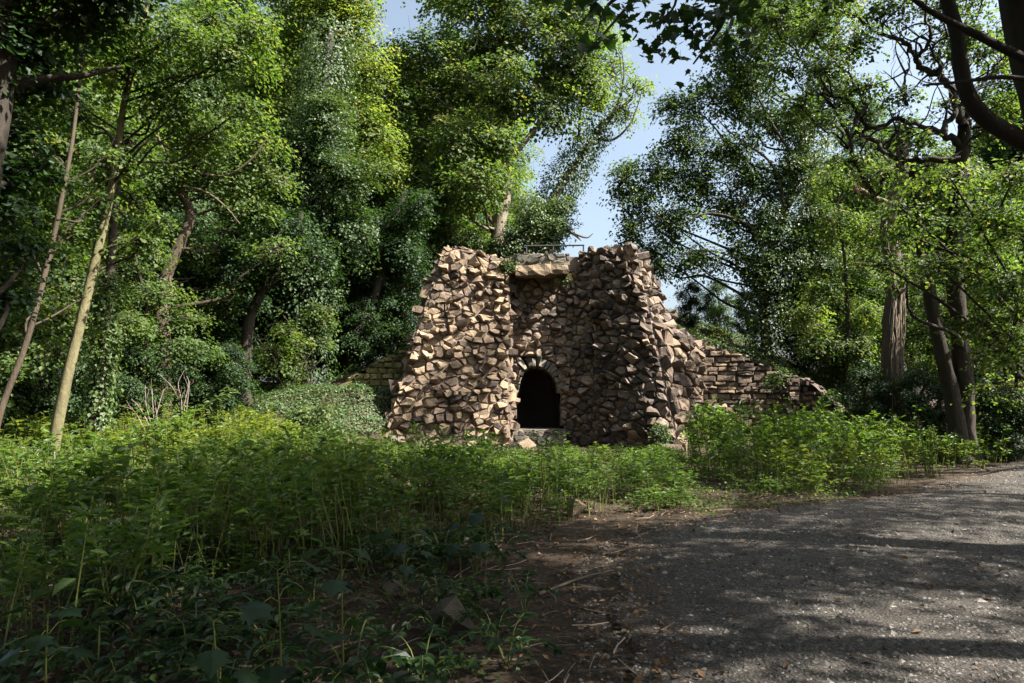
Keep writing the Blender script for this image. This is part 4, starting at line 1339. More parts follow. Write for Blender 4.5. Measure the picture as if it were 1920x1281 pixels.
for cx, cy, sx, sy, n, Y, s in [(1100, 12, 40, 16, 22, 4.4, .095), (1110, 82, 22, 12, 10, 4.2, .10), (1260, 25, 55, 28, 90, 5.6, .085), (1230, 60, 30, 20, 36, 5.6, .08), (1300, 55, 30, 22, 36, 5.6, .08), (1350, 25, 30, 22, 36, 5.8, .085), (1290, 105, 30, 25, 30, 6.0, .08), (1400, 20, 40, 22, 36, 6.2, .09), (1170, 30, 25, 14, 12, 5.2, .085), (1220, 90, 25, 8, 10, 5.5, .07), (1300, -70, 170, 40, 160, 5.6, .09), (1380, 70, 30, 16, 20, 6.3, .08), (1480, -40, 90, 40, 80, 6.2, .09)]:
    for k in range(n):
        p = at(cx + t.r.normal(0, sx), cy + t.r.normal(0, sy), Y + t.r.normal(0, .25))
        maple_leaf(near, p, np.array([0, 0, 1]) + t.r.normal(0, .55, 3), np.array([t.r.normal(), t.r.normal(), -.7]), s * t.r.uniform(.7, 1.3), float(np.clip(t.r.normal(.35, .15), 0, 1)))
near.build('leaves', M['leaf_bramble'], t.root, base=t.base)
for c, rad in PXL([(2100, 60, 120), (2050, -150, 150), (1900, -200, 130), (1750, -190, 110), (2200, 300, 120)], 6.8):
    t.lobe(c, rad, .10, 1.6, var=.35, squash=.5, per=14, spray=.3, wr=.014)
for c, rad in [((5, 8, 10.8), 2.0), ((6, 4, 10), 1.7), ((.5, 7, 11.6), 1.4), ((7, 7.5, 11), 2.0), ((1.5, 2, 10), 1.6)]:  # unseen overhead lobes, added to shade the undergrowth
    t.lobe(c, rad, .11, 1.3, var=.4, squash=.6, per=14, spray=.4, wr=.02)
t.done(M['bark_dark'], M['leaf_maple'])

# ------------------------------------------------------------------ tree kinds that are copied
def kind_tree(seed, H, cb, R, nl, leaf, lai, bark, leafm, squash=.75, trunk=.22, per=16, spray=.45, strewn=.42):
    t = Tree('forest_tree', (0, 0, 0), None, 'tree', seed=seed)
    r = t.r
    t.stem([np.array([0, 0, -.3]), np.array([r.normal(0, .2), r.normal(0, .2), H * .3]), np.array([r.normal(0, .5), r.normal(0, .5), H * .6]), np.array([r.normal(0, .6), r.normal(0, .6), H * .9])], trunk, .05, 9, rough=.1)
    for k in range(nl):
        f = (k + r.uniform(.1, .9)) / nl
        z = cb + (H - cb) * f
        prof = math.sin(math.pi * (.15 + .8 * f)) ** .7
        a = k * 2.4 + r.uniform(-.5, .5)
        rad = R * r.uniform(.34, .5) * (.6 + .4 * prof)
        d = max(0, R * prof - rad) * r.uniform(.6, 1.05)
        t.lobe((math.cos(a) * d, math.sin(a) * d, z), rad, leaf, lai, var=r.uniform(.4, .6), squash=squash, per=per, spray=spray, wr=.03, strewn=strewn)
    return t.done(bark, leafm)

KA = kind_tree(301, 17, 4.0, 4.8, 22, .135, 1.5, M['bark'], M['leaf_maple'])
KB = kind_tree(302, 20, 5.0, 4.2, 22, .135, 1.5, M['bark_dark'], M['leaf_oak'])
KC = kind_tree(303, 6.5, 1.0, 2.6, 14, .095, 1.7, M['bark'], M['leaf_maple'], squash=.42, trunk=.08, spray=.38)
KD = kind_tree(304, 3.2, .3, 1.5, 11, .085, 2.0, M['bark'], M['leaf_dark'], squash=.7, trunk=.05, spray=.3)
KE = kind_tree(305, 14, 2.0, 3.6, 20, .12, 1.9, M['bark_dark'], M['leaf_ivy'], squash=1.1)
KF = kind_tree(306, 16.5, 7.8, 4.4, 11, .14, .85, M['bark'], M['leaf_maple'], squash=.55, strewn=.05)
KG = kind_tree(307, 6.5, .8, 2.6, 14, .10, 1.7, M['bark_dark'], M['leaf_dark'], squash=.45, trunk=.08, spray=.38)  # like KC, with the shade of the deep wood put into darker leaves
KH = kind_tree(308, 17, 8.0, 5.2, 18, .15, 1.7, M['bark'], M['leaf_maple'], squash=.6)
kinds = {'H': KH, 'G': KG, 'F': KF, 'A': KA, 'B': KB, 'C': KC, 'D': KD, 'E': KE}
used = set()
def plant(kind, x, y, sc, label, group, rz=None, name=None, cat='tree', szx=1.0):
    z = float(gh(x, y))
    rz = random.uniform(0, 6.28) if rz is None else rz
    root = kinds[kind]
    if kind not in used:
        used.add(kind)
        root.location = (x, y, z); root.rotation_euler = (0, 0, rz); root.scale = (sc * szx, sc * szx, sc)
        root['label'] = label; root['group'] = group
        o = root
    else:
        o = copy_tree(root, (x, y, z), rz, sc, label, group, szx)
    if name:
        o.name = name
    o['category'] = cat
    return o

# woodland behind, left and right, kept clear of the gap of sky
GL, GR = 'background trees of the wood left of the grotto', 'background trees of the wood right of the grotto'
LL = 'leafy tree in the deep shade of the wood behind the left trees'
LR = 'leafy tree in the dense wood beyond the twin dark trunks on the right'
for k, (px, Y, kd, sc) in enumerate([(20, 24, 'A', 1.0), (130, 30, 'B', 1.0), (60, 40, 'A', 1.25), (230, 36, 'A', 1.1), (330, 27, 'E', .95), (400, 33, 'B', 1.05), (470, 42, 'A', 1.3), (540, 36, 'B', 1.0), (700, 40, 'E', 1.15), (760, 36, 'A', 1.0), (850, 44, 'B', 1.1), (-120, 28, 'B', 1.0), (-220, 20, 'A', 1.0), (-300, 34, 'B', 1.2), (180, 52, 'E', 1.4), (620, 50, 'B', 1.4), (360, 55, 'A', 1.5), (900, 52, 'A', 1.2), (480, 28, 'E', .8), (-60, 17, 'A', .9)]):
    p = at(px, 700, Y)
    plant(kd, p[0], Y, sc, LL, GL)
for k, (px, Y, kd, sc) in enumerate([(1640, 32, 'B', .72), (1700, 37, 'A', .8), (1800, 31, 'E', .85), (1930, 33, 'A', .9), (1760, 40, 'A', .85), (1880, 38, 'B', .8), (2020, 32, 'B', 1.1), (1580, 36, 'E', .9), (2200, 34, 'A', 1.2), (1680, 46, 'B', .9), (1980, 44, 'E', 1.2)]):
    p = at(px, 700, Y)
    plant(kd, p[0], Y, sc, LR, GR)
# understorey
UL, UR = 'understorey maples left of the grotto', 'understorey maples right of the grotto'
for k, (px, Y, kd, sc) in enumerate([(60, 17, 'C', .9), (250, 18.5, 'C', .85), (360, 22, 'G', 1.0), (180, 21, 'G', 1.1), (420, 24, 'G', 1.0), (600, 27, 'G', 1.0), (690, 29, 'G', 1.1), (-60, 15, 'C', 1.0), (520, 26, 'G', 1.2), (300, 26, 'G', 1.2), (750, 27.5, 'G', .9), (100, 26, 'G', 1.3)]):
    p = at(px, 700, Y)
    plant(kd, p[0], Y, sc, 'low layered young maple growing in the shade under the left trees', UL, name='young_maple')
for k, (px, Y, kd, sc) in enumerate([(1620, 27, 'C', .8), (1860, 25, 'C', .9), (1880, 18.0, 'C', .6), (1590, 28, 'C', .9), (1700, 28, 'C', 1.0), (1820, 24, 'C', 1.1), (2010, 18.5, 'C', 1.1), (1540, 31, 'C', .8)]):
    p = at(px, 700, Y)
    plant(kd, p[0], Y, sc, 'low layered young maple growing around the twin trunks and root matted trunk', UR, name='young_maple')
SH = 'shrubs at the edge of the wood'
for k, (px, Y, sc, lb) in enumerate([(130, 16.5, .8, 'dark leafy shrub behind the foot of the pale leaning maple'), (350, 20.5, .8, 'dark leafy shrub behind the bare grey stems'), (430, 20.5, .7, 'dark leafy shrub at the foot of the forked shaded trunk'),
                              (20, 16, .8, 'dark leafy shrub at the left edge behind the thin leaning maple'), (250, 18, .8, 'dark leafy shrub right of the ivy wrapped trunk'), (680, 26, .9, 'dark leafy shrub above the left end of the mossy wall'),
                              (1350, 31, .7, 'dark round shrub on the hill crest under the sky gap'), (1300, 29, .6, 'dark shrub on the hill beside the right wing of the grotto'), (1400, 33, .8, 'dark shrub on the hill crest left of the ivy clad stem'), (1500, 27, .8, 'dark shrub on the slope right of the ivy clad stem'),
                              (1590, 24, .8, 'dark shrub on the slope above the end of the retaining wall'), (1870, 17.5, .7, 'dark shrub beside the bend of the path'), (1930, 18.8, .8, 'dark shrub at the right edge beyond the path'), (1620, 20, .7, 'dark shrub left of the root matted trunk'), (1720, 19, .7, 'dark shrub between the root matted trunk and the twin trunks')]):
    p = at(px, 700, Y)
    plant('D', p[0], Y, sc, lb, SH, name='shrub', cat='shrub')

# unseen trees beside and behind the viewer, added so their crowns shade the foreground
GS = 'unseen trees around the viewer added to shade the path'
for k, (x, y, kd, sc) in enumerate(SHADE_TREES):
    plant(kd, x, y, sc, 'tall unseen tree around the viewer, added to shade the foreground', GS)
# ------------------------------------------------------------------ undergrowth
def herb(seed, h=1.0, stems=6, spread=.22, nleaf=16, leaf=.10, low=.45):
    """One clump of upright stems with whorls of ovate leaves: (stem builder, leaf builder)."""
    r = np.random.default_rng(seed)
    A, B = MB(), MB()
    for k in range(stems):
        p0 = np.array([r.normal(0, spread * .5), r.normal(0, spread * .5), -.05])
        lean = r.normal(0, .16, 2)
        hh = h * r.uniform(.65, 1.1)
        P = spline([p0, p0 + [lean[0] * .25 * hh, lean[1] * .25 * hh, .4 * hh], p0 + [lean[0] * hh * .7 + r.normal(0, .03), lean[1] * hh * .7, .75 * hh], p0 + [lean[0] * hh, lean[1] * hh, hh]], 1)
        tube(A, P, np.linspace(.0075, .003, len(P)), 3, r.uniform(.2, .9))
        n = nleaf
        f = low + (1 - low) * r.uniform(0, 1, n) ** .6
        C = np.stack([np.interp(f * (len(P) - 1), np.arange(len(P)), P[:, q]) for q in range(3)], 1)
        a = r.uniform(0, 6.283, n)
        D = np.stack([np.cos(a), np.sin(a), r.uniform(-.25, .35, n)], 1)
        C = C + D * .03
        N = nrm(np.stack([-.35 * np.cos(a), -.35 * np.sin(a), np.ones(n)], 1) + r.normal(0, .3, (n, 3)))
        sz = leaf * r.uniform(.55, 1.25, n) * (1.15 - .35 * f)
        add_leaves6(B, C, N, D, sz, sz * r.uniform(.40, .52, n), np.clip(r.normal(.5, .2, n), 0, 1), droop=.2)
    return A, B

HLOW = [herb(540 + k, 1.0, 6, .40, 17, .13, .08) for k in range(3)]
def flat(mb):
    return np.concatenate(mb.V), mb.L, mb.N, mb.A
HP = [herb(500 + k, 1.0, (6, 7, 5, 8, 6, 5)[k], .30, (15, 11, 18, 9, 14, 16)[k], (.13, .11, .15, .10, .14, .16)[k], (.45, .6, .4, .65, .5, .4)[k]) for k in range(6)]
HM = [(a.mesh('herb_stems', M['stem_green']), b.mesh('herb_leaves', M['leaf_herb'])) for a, b in HP]
HP = HP + HLOW
HM = HM + [(a.mesh('herb_stems', M['stem_green']), b.mesh('herb_leaves', M['leaf_herb'])) for a, b in HLOW]
HY = [(a.mesh('herb_stems', M['stem_green']), b.mesh('herb_leaves_yellow', M['leaf_yellow'])) for a, b in HP[:3]]

def herb_height(x, y):
    """How tall the herbs grow at a place; 0 where there are none."""
    if on_path(x, y):
        return 0.0
    q = proj(np.array([x, y, float(gh(x, y))]))[0]
    px = q[0]
    if px < 1285 and x > -16:
        if y > 19.8 or y < 5.9 + 1.1 * math.sin(x * 1.9 + 1) * math.sin(x * .8) - (.9 if px < 300 else 0): return 0.0
        y_f = 5.9 + 1.1 * math.sin(x * 1.9 + 1) * math.sin(x * .8) - (.9 if px < 300 else 0)
        lim = np.interp(y, [4.6, 8.5, 9.2, 9.9, 10.6, 11.5, 13, 17, 20], [-1.6, .3, .9, 2.3, 2.75, 3.0, 3.5, 4.4, 5.2])
        if x > lim: return 0.0
        if x > -4.8 and y > 19.2: return 0.0
        h = np.interp(y, [6.3, 8, 11, 13, 16, 19.6], [.85, .88, .85, .72, .55, .42])
        if px > 560 and y > 12: h *= np.interp(y, [12, 16, 19.5], [1, .80, .8])
        if px < 520 and y > 11.5: h = np.interp(y, [11.5, 14, 19.6], [.8, .75, .8])
        if 760 < px < 1290 and y > 12: h = min(h, .52)
        if 900 < px < 1290 and y > 9: h = min(h, .66)
        h *= min(1, .6 + .8 * (y - y_f)) * min(1, .45 + .9 * (lim - x))
        return float(h)
    if 1292 < px < 1880:
        if y < 10.6 or y > 19.0: return 0.0
        dl = np.interp(px, [1292, 1400, 1500, 1700, 1850], [14.5, 11.2, 10.9, 12.4, 15.3])
        if y < dl: return 0.0
        return float(np.interp(px, [1292, 1340, 1450, 1600, 1750, 1850], [.85, 1.08, 1.12, 1.05, .9, .7])) * min(1, .35 + .45 * (y - dl))
    return 0.0

spots = []
rh = np.random.default_rng(808)
tries = 0
while len(spots) < 1050 and tries < 60000:
    tries += 1
    x, y = rh.uniform(-15, 13), rh.uniform(4.6, 19.8)
    h = herb_height(x, y)
    if h <= 0: continue
    cl = mnoise.noise(Vector((x * .8, y * .8, 3.0)))
    if cl < -.12 and rh.random() < .85: continue
    q = proj(np.array([x, y, .5]))[0]
    px_l = not (760 < q[0] < 1290)
    if q[0] < -120 or q[0] > 2000: continue
    if rh.random() > np.interp(y, [6, 9, 14, 20], [1.0, 1, .75, .55]): continue
    if any((x - s[0]) ** 2 + (y - s[1]) ** 2 < (.16 + .006 * y) ** 2 for s in spots[-400:]): continue
    spots.append((x, y, h * rh.uniform(.6, 1.2) * (1 + (.6 if y < 12 or px_l else .25) * cl), q[0]))
# the clumps that show largest are objects of their own, the rest one mass
spots.sort(key=lambda s: s[1] * (1.0 if s[3] < 1290 else .85))
HG = 'upright leafy herbs of the undergrowth'
HL = 'clump of leafy green herbs with pale upright stems in the undergrowth'
HYL = 'clump of herbs in the undergrowth with sunlit yellow put into the leaf colour'
NIND = 290
massS, massL, massY = MB(), MB(), MB()
for k, (x, y, h, px) in enumerate(spots):
    i = int(rh.integers(0, 6)) if h > .55 and rh.random() < .8 else int(rh.integers(6, 9)); a = rh.uniform(0, 6.283)
    z = float(gh(x, y))
    yel = (px < 560 and y > 11.8 and rh.random() < .75) or (px > 1290 and rh.random() < .12) or rh.random() < .05  # left back band takes the sunlit leaf tone, others at random
    sc = (h * .5 + .5, h)
    if k < NIND:
        sm, lm = (HY[i % 3] if yel else HM[i])
        o = empty('herb_clump', (x, y, z), HYL if yel else HL, 'plant', HG + (' in the sunlit yellow tone' if yel else ''), a)
        o.scale = (sc[0], sc[0], sc[1])
        for nm, me in (('stems', sm), ('leaves', lm)):
            c = bpy.data.objects.new(nm, me); COL.objects.link(c); c.parent = o
    else:
        A, B = HP[i % 3 if yel else i]
        R = np.array([[math.cos(a), -math.sin(a), 0], [math.sin(a), math.cos(a), 0], [0, 0, 1]])
        for src, dst in ((A, massS), (B, massY if yel else massL)):
            V = (np.concatenate(src.V) * np.array([sc[0], sc[0], sc[1]])) @ R.T + np.array([x, y, z])
            off = 0
            dst.V.append(V); dst.L.append(np.concatenate(src.L) + dst.n); dst.N.append(np.concatenate(src.N)); dst.A.append(np.concatenate(src.A)); dst.M.append(np.concatenate(src.M) * 0)
            dst.n += len(V)
u = empty('undergrowth', (0, 14, 0)); u['kind'] = 'stuff'; u['label'] = 'mass of green herbs and herbs in a sunlit yellow tone growing before the grotto'
for mb, nm, mt in ((massS, 'stems', 'stem_green'), (massL, 'leaves', 'leaf_herb'), (massY, 'yellow_leaves', 'leaf_yellow')):
    if not mb.empty():
        o = mb.build(nm, M[mt], u, base=(0, 14, 0), kind='stuff')

# low broad leaved plants, near and shaded
def bramble(seed, h=.36, arms=5, leaf=.085):
    r = np.random.default_rng(seed)
    A, B = MB(), MB()
    for k in range(arms):
        a = k * 6.283 / arms + r.uniform(-.5, .5)
        L = h * r.uniform(.7, 1.3)
        d = np.array([math.cos(a), math.sin(a), 0])
        P = spline([np.zeros(3) - [0, 0, .03], d * L * .25 + [0, 0, L * .6], d * L * .65 + [0, 0, L * .8], d * L * 1.0 + [0, 0, L * .62]], 3)
        tube(A, P, np.linspace(.006, .0025, len(P)), 4, r.uniform(.1, .8))
        for f in np.linspace(.35, 1, 5):
            q = np.array([np.interp(f * (len(P) - 1), np.arange(len(P)), P[:, j]) for j in range(3)])
            for s in ((-1, 0, 1) if r.random() < .8 else (-1, 1)):
                T = d * (1 if s == 0 else .35) + np.array([-d[1], d[0], 0]) * s + np.array([0, 0, r.uniform(-.2, .25)])
                N = np.array([0, 0, 1]) + r.normal(0, .28, 3)
                sz = np.array([leaf * r.uniform(.6, 1.25)])
                add_leaves6(B, q[None], nrm(N)[None], T[None], sz, sz * .6, np.array([float(np.clip(r.normal(.5, .2), 0, 1))]), droop=.25)
    return A, B
BP = []
for k in range(4):
    A, B = bramble(700 + k)
    BP.append((A.mesh('bramble_stems', M['stem_green']), B.mesh('bramble_leaves', M['leaf_bramble'])))
BG = 'low broad leaved plants in the shaded foreground'
rb_ = np.random.default_rng(99)
cnt = 0
for _ in range(3000):
    if cnt >= 110: break
    x, y = rb_.uniform(-4.8, 1.0), rb_.uniform(2.6, 7.6)
    q = proj(np.array([x, y, .15]))[0]
    if not (-150 < q[0] < 1120) or q[1] > 1420: continue
    if x > np.interp(y, [2.6, 4, 5.5, 7], [.35, .35, .15, -.1]) or on_path(x, y): continue
    if q[1] < 1010 and rb_.random() < .6: continue
    # sunlit open litter patch
    if 560 < q[0] < 800 and 1060 < q[1] < 1190 and rb_.random() < .75: continue
    A, B = BP[int(rb_.integers(0, 4))]
    o = empty('broad_leaved_plant', (x, y, float(gh(x, y))), 'low dark broad leaved plant in the shaded foreground left of the path', 'plant', BG, rb_.uniform(0, 6.28))
    s = rb_.uniform(.55, 1.05); o.scale = (s, s, s * rb_.uniform(.7, 1.1))
    for nm, me in (('stems', A), ('leaves', B)):
        c = bpy.data.objects.new(nm, me); COL.objects.link(c); c.parent = o
    cnt += 1

# young maple close to the camera
def seedling(px, py_top, Y, label, n=7, s=.13, seed=1):
    r = np.random.default_rng(seed)
    top = at(px, py_top, Y)
    b = ground_at(top[0] + .02, Y + .03)
    root = empty('maple_seedling', b, label, 'plant')
    A = MB(); P = spline([b, (b + top) / 2 + r.normal(0, .02, 3), top], 4); tube(A, P, np.linspace(.007, .003, len(P)), 5, .6)
    L = MB()
    for k in range(n):
        f = 1 - (k // 2) * .16
        q = b * (1 - f) + top * f
        a = (k % 2) * math.pi + (k // 2) * 1.57 + r.uniform(-.4, .4)
        d = np.array([math.cos(a), math.sin(a), 0])
        e = q + d * s * 1.0 + [0, 0, .03]
        tube(A, np.array([q, (q + e) / 2 + [0, 0, .02], e]), .0025, 3, .7)
        maple_leaf(L, e, np.array([0, 0, 1]) + d * .35 + r.normal(0, .15, 3), d + [0, 0, -.25], s * r.uniform(.9, 1.3), float(np.clip(r.normal(.35, .15), 0, 1)))
    A.build('stem', M['stem_green'], root, True, b); L.build('leaves', M['leaf_bramble'], root, False, b)
seedling(520, 1070, 3.1, 'tall maple seedling with dark lobed leaves, close in front of the herbs', 8, .12, 1)
seedling(640, 1040, 3.6, 'dark maple seedling standing right of the tallest one', 8, .11, 2)
seedling(400, 1165, 2.9, 'low maple seedling with dark lobed leaves near the broken stump', 6, .12, 3)
seedling(90, 1150, 3.2, 'low maple seedling at the lower left edge', 6, .11, 4)
seedling(760, 1000, 5.4, 'maple seedling with green lobed leaves at the edge of the herbs', 8, .12, 5)
seedling(905, 940, 5.9, 'leafy maple seedling nearest to the open soil by the path', 10, .14, 6)
seedling(860, 965, 6.2, 'slim maple seedling left of the one nearest the path', 8, .12, 7)

# bare grey stems of dead shrubs
def bare_shrub(name, stems, Y, label, w0=.011):
    b = base_px(stems[0][0][0], Y)
    root = empty(name, b, label, 'shrub')
    for pts in stems:
        m = MB(); P = spline(stem_px(pts, Y, .3), 4); tube(m, P, np.linspace(w0, .005, len(P)), 5, .6)
        k = len(P)
        for q in range(2):
            i = int(rng.integers(k // 3, k - 1))
            limb(m, P[i], P[i] + np.array([rng.normal(0, .12), 0, rng.uniform(.15, .35)]), .007, .003, rng, .2, 4, 2)
        m.build('stem', M['twig'], root, True, b)
bare_shrub('bare_shrub', [[(292, 845), (280, 800), (262, 765), (246, 748)], [(292, 845), (284, 800), (274, 760), (272, 722)], [(295, 845), (292, 790), (298, 760), (307, 730)], [(290, 845), (270, 815), (240, 800), (222, 798)], [(288, 845), (268, 800), (250, 770), (222, 760)], [(296, 845), (288, 780), (285, 730)], [(294, 845), (296, 800), (290, 750)]], 13.5, 'dead shrub of bare grey upright stems beside the sunlit herbs')
bare_shrub('bare_shrub', [[(340, 800), (338, 760), (322, 725), (296, 700)], [(342, 800), (340, 750), (334, 720), (345, 695)], [(345, 800), (346, 760), (354, 720), (350, 705)], [(338, 800), (342, 770), (350, 740)], [(347, 800), (352, 750), (356, 715)]], 16.5, 'bare grey stems further back, right of the other dead shrub')

# feathery young tree with drooping leaflets
b = base_px(392, 15.5)
root = empty('elder_shrub', b, 'sunlit young shrub with drooping paired leaflets right of the bare stems', 'shrub')
A, L = MB(), MB()
r = np.random.default_rng(17)
for pts in [[(385, 830), (388, 790), (400, 760), (435, 732)], [(385, 830), (380, 800), (385, 775), (405, 745)], [(388, 830), (400, 800), (410, 785)], [(382, 830), (365, 800), (352, 782)], [(390, 830), (370, 790), (372, 765)]]:
    P = spline(stem_px(pts, 15.4), 5); tube(A, P, np.linspace(.014, .005, len(P)), 5, .6)
    for i in range(4, len(P)):
        for s in (-1, 1):
            n = 4
            D = np.stack([s * np.linspace(.5, 1, n), r.normal(0, .3, n), -.5 * np.ones(n)], 1)
            sz = .17 * r.uniform(.7, 1.2, n)
            add_leaves6(L, P[i] + r.normal(0, .05, (n, 3)), nrm(np.array([0, -.3, 1]) + r.normal(0, .35, (n, 3))), D, sz, sz * .34, np.clip(r.normal(.75, .2, n), 0, 1), droop=.3)
A.build('stems', M['stem_green'], root, True, b); L.build('leaves', M['leaf_ivy'], root, False, b)

# pale leaved bush on the left of the mossy wall, and the ivy mound
def bush(name, px, py, Y, rpx, label, leafm, leaf=.09, lobes=7, lai=2.2, var=.7, seed=5, cat='bush', squash=.8):
    hang = name == 'ivy_tuft'
    c0 = at(px, py, Y); R = rpx * Y / FPX
    b = c0 - [0, 0, R] if hang else base_px(px, Y)
    t = Tree(name, b, label, cat, seed=seed)
    for k in range(6):
        limb(t.wood, b + t.r.normal(0, .03 if hang else .12, 3) * [1, 1, 0], c0 + t.r.normal(0, .5, 3) * R, .022, .008, t.r, .15, 4, 3)
    for k in range(lobes):
        d = t.r.normal(0, .5, 3) * R
        fill_lobe(t.leaves, t.wood, c0 + d, R * .5, leaf, lai, t.r, var=var, squash=squash, per=14, spray=.28, wr=.012)
    t.done(M['bark_brown'], leafm)
bush('maple_bush', 540, 660, 22.5, 68, 'spreading bush with pale sunlit leaves left of the mossy wall', M['leaf_maple'], .10, 9, 1.4, .55, 61, squash=.5)
bush('maple_bush', 575, 590, 23.5, 50, 'upper pale bush in front of the ivy clad giants', M['leaf_maple'], .10, 8, 1.3, .5, 62, squash=.5)
bush('ivy_mound', 570, 790, 19.0, 36, 'rounded mound of sunlit ivy left of the grotto bank', M['leaf_ivy'], .08, 9, 2.6, .8, 63)
bush('sunlit_bush', 490, 815, 16.5, 42, 'bright yellow green bush at the back of the herbs', M['leaf_yellow'], .075, 9, 2.0, .7, 64)
bush('sunlit_bush', 430, 830, 15.8, 30, 'small bright bush left of the larger yellow green one', M['leaf_yellow'], .07, 7, 2.0, .6, 65)
bush('straggly_bush', 1560, 640, 25.0, 60, 'straggly pale bush on the slope above the end wall', M['leaf_pale'], .09, 8, .9, .55, 66)
bush('straggly_bush', 1350, 630, 27.5, 36, 'light green bush on the crest right of the grotto', M['leaf_maple'], .085, 7, 1.8, .6, 67)
bush('ivy_tuft', 950, 492, 22.9, 15, 'ivy tuft at the left end of the overhanging slab', M['leaf_ivy'], .06, 5, 2.6, .7, 68)
bush('ivy_tuft', 1234, 818, 20.6, 20, 'ivy tuft between the feet of the right wing', M['leaf_ivy'], .065, 6, 2.4, .55, 69)
bush('ivy_tuft', 1458, 712, 22.1, 17, 'ivy hanging over the right end of the retaining wall', M['leaf_ivy'], .075, 6, 2.4, .5, 70)
bush('ivy_tuft', 1556, 748, 21.6, 14, 'ivy spilling over the low end of the end wall', M['leaf_ivy'], .075, 6, 2.4, .55, 73)
bush('ivy_tuft', 905, 840, 20.0, 26, 'dark ivy spread at the foot of the left wing', M['leaf_ivy'], .06, 6, 2.2, .5, 71, squash=.4)
bush('ivy_tuft', 1056, 517, 23.2, 8, 'tiny fern like tuft under the right end of the slab', M['leaf_ivy'], .05, 4, 2.4, .5, 72)

# ivy carpet over the banks
def carpet(name, label, region, n, leaf, var, seed, lift=.05, mat='leaf_ivy'):
    r = np.random.default_rng(seed)
    x = r.uniform(region[0], region[1], n); y = r.uniform(region[2], region[3], n)
    keep = region[4](x, y)
    x, y = x[keep], y[keep]
    z = gh(x, y)
    e = .1
    N = np.stack([-(gh(x + e, y) - gh(x - e, y)) / (2 * e), -(gh(x, y + e) - gh(x, y - e)) / (2 * e), np.ones(len(x))], 1)
    lump = np.array([mnoise.noise(Vector((float(a) * 1.3, float(b_) * 1.3, 1.0))) for a, b_ in zip(x, y)])
    N = nrm(nrm(N) + r.normal(0, .38, (len(x), 3)))
    C = np.stack([x, y, z + lift + np.maximum(-.1, lump) * .38 + np.abs(r.normal(0, .05, len(x)))], 1)
    sz = leaf * r.uniform(.7, 1.25, len(x))
    m = MB(); add_leaves(m, C, N, r.normal(size=(len(x), 3)), sz, sz * .9, np.clip(r.normal(var, .22, len(x)), 0, 1), fold=.1)
    o = m.build(name, M[mat], kind='stuff'); o['label'] = label
carpet('ivy_carpet', 'dense carpet of ivy over the bank left of the grotto', (-9.5, -3.2, 18.6, 23.2, lambda x, y: (gh(x, y) > .45)), 17000, .075, .58, 81)
carpet('ivy_carpet', 'ivy and low growth trailing down the slope behind the right walls', (4.6, 15, 23.3, 31, lambda x, y: (gh(x, y) > 1.0)), 26000, .08, .6, 82)
carpet('ivy_carpet', 'ivy over the wooded slope behind the mossy wall', (-14, -2, 23.6, 30, lambda x, y: gh(x, y) > .5), 12000, .085, .4, 83)
carpet('ground_cover', 'small leaved plants covering the soil in the shaded foreground', (-5, .4, 2.4, 9, lambda x, y: ~on_path(x, y) & (x < np.interp(y, [2.4, 4, 5.5, 9], [.1, .05, -.1, -.2])) & (np.sin(x * 3.1 + y) * np.sin(y * 2.3 - x) > -.25)), 7000, .035, .45, 84, .03, 'leaf_herb')
carpet('ground_cover', 'low weeds at the ends of the herbs beside the trail', (1.6, 6.2, 9.4, 18, lambda x, y: ~on_path(x, y) & (np.sin(x * 2.1 + y * 1.7) * np.sin(y * 1.9 - x) > -.2)), 9000, .05, .5, 85, .04, 'leaf_herb')

# thin dry stalks and grass blades standing among the herbs
m = MB()
r = np.random.default_rng(3)
for _ in range(2600):
    x, y = r.uniform(-13, 12), r.uniform(4.8, 18)
    h = herb_height(x, y)
    if h <= .2 or (y > 12 and r.random() < .5): continue
    h *= r.uniform(.5, 1.15); z = float(gh(x, y))
    dx, dy = r.normal(0, .13, 2) * h
    p = np.array([x, y, z])
    tube(m, np.array([p - [0, 0, .03], p + [dx * .35, dy * .35, h * .55], p + [dx, dy, h]]), np.array([.005, .004, .002]), 3, r.uniform(.3, 1))
o = m.build('dry_stalks', M['stem_green'], kind='stuff'); o['label'] = 'thin pale stalks standing among the herbs'

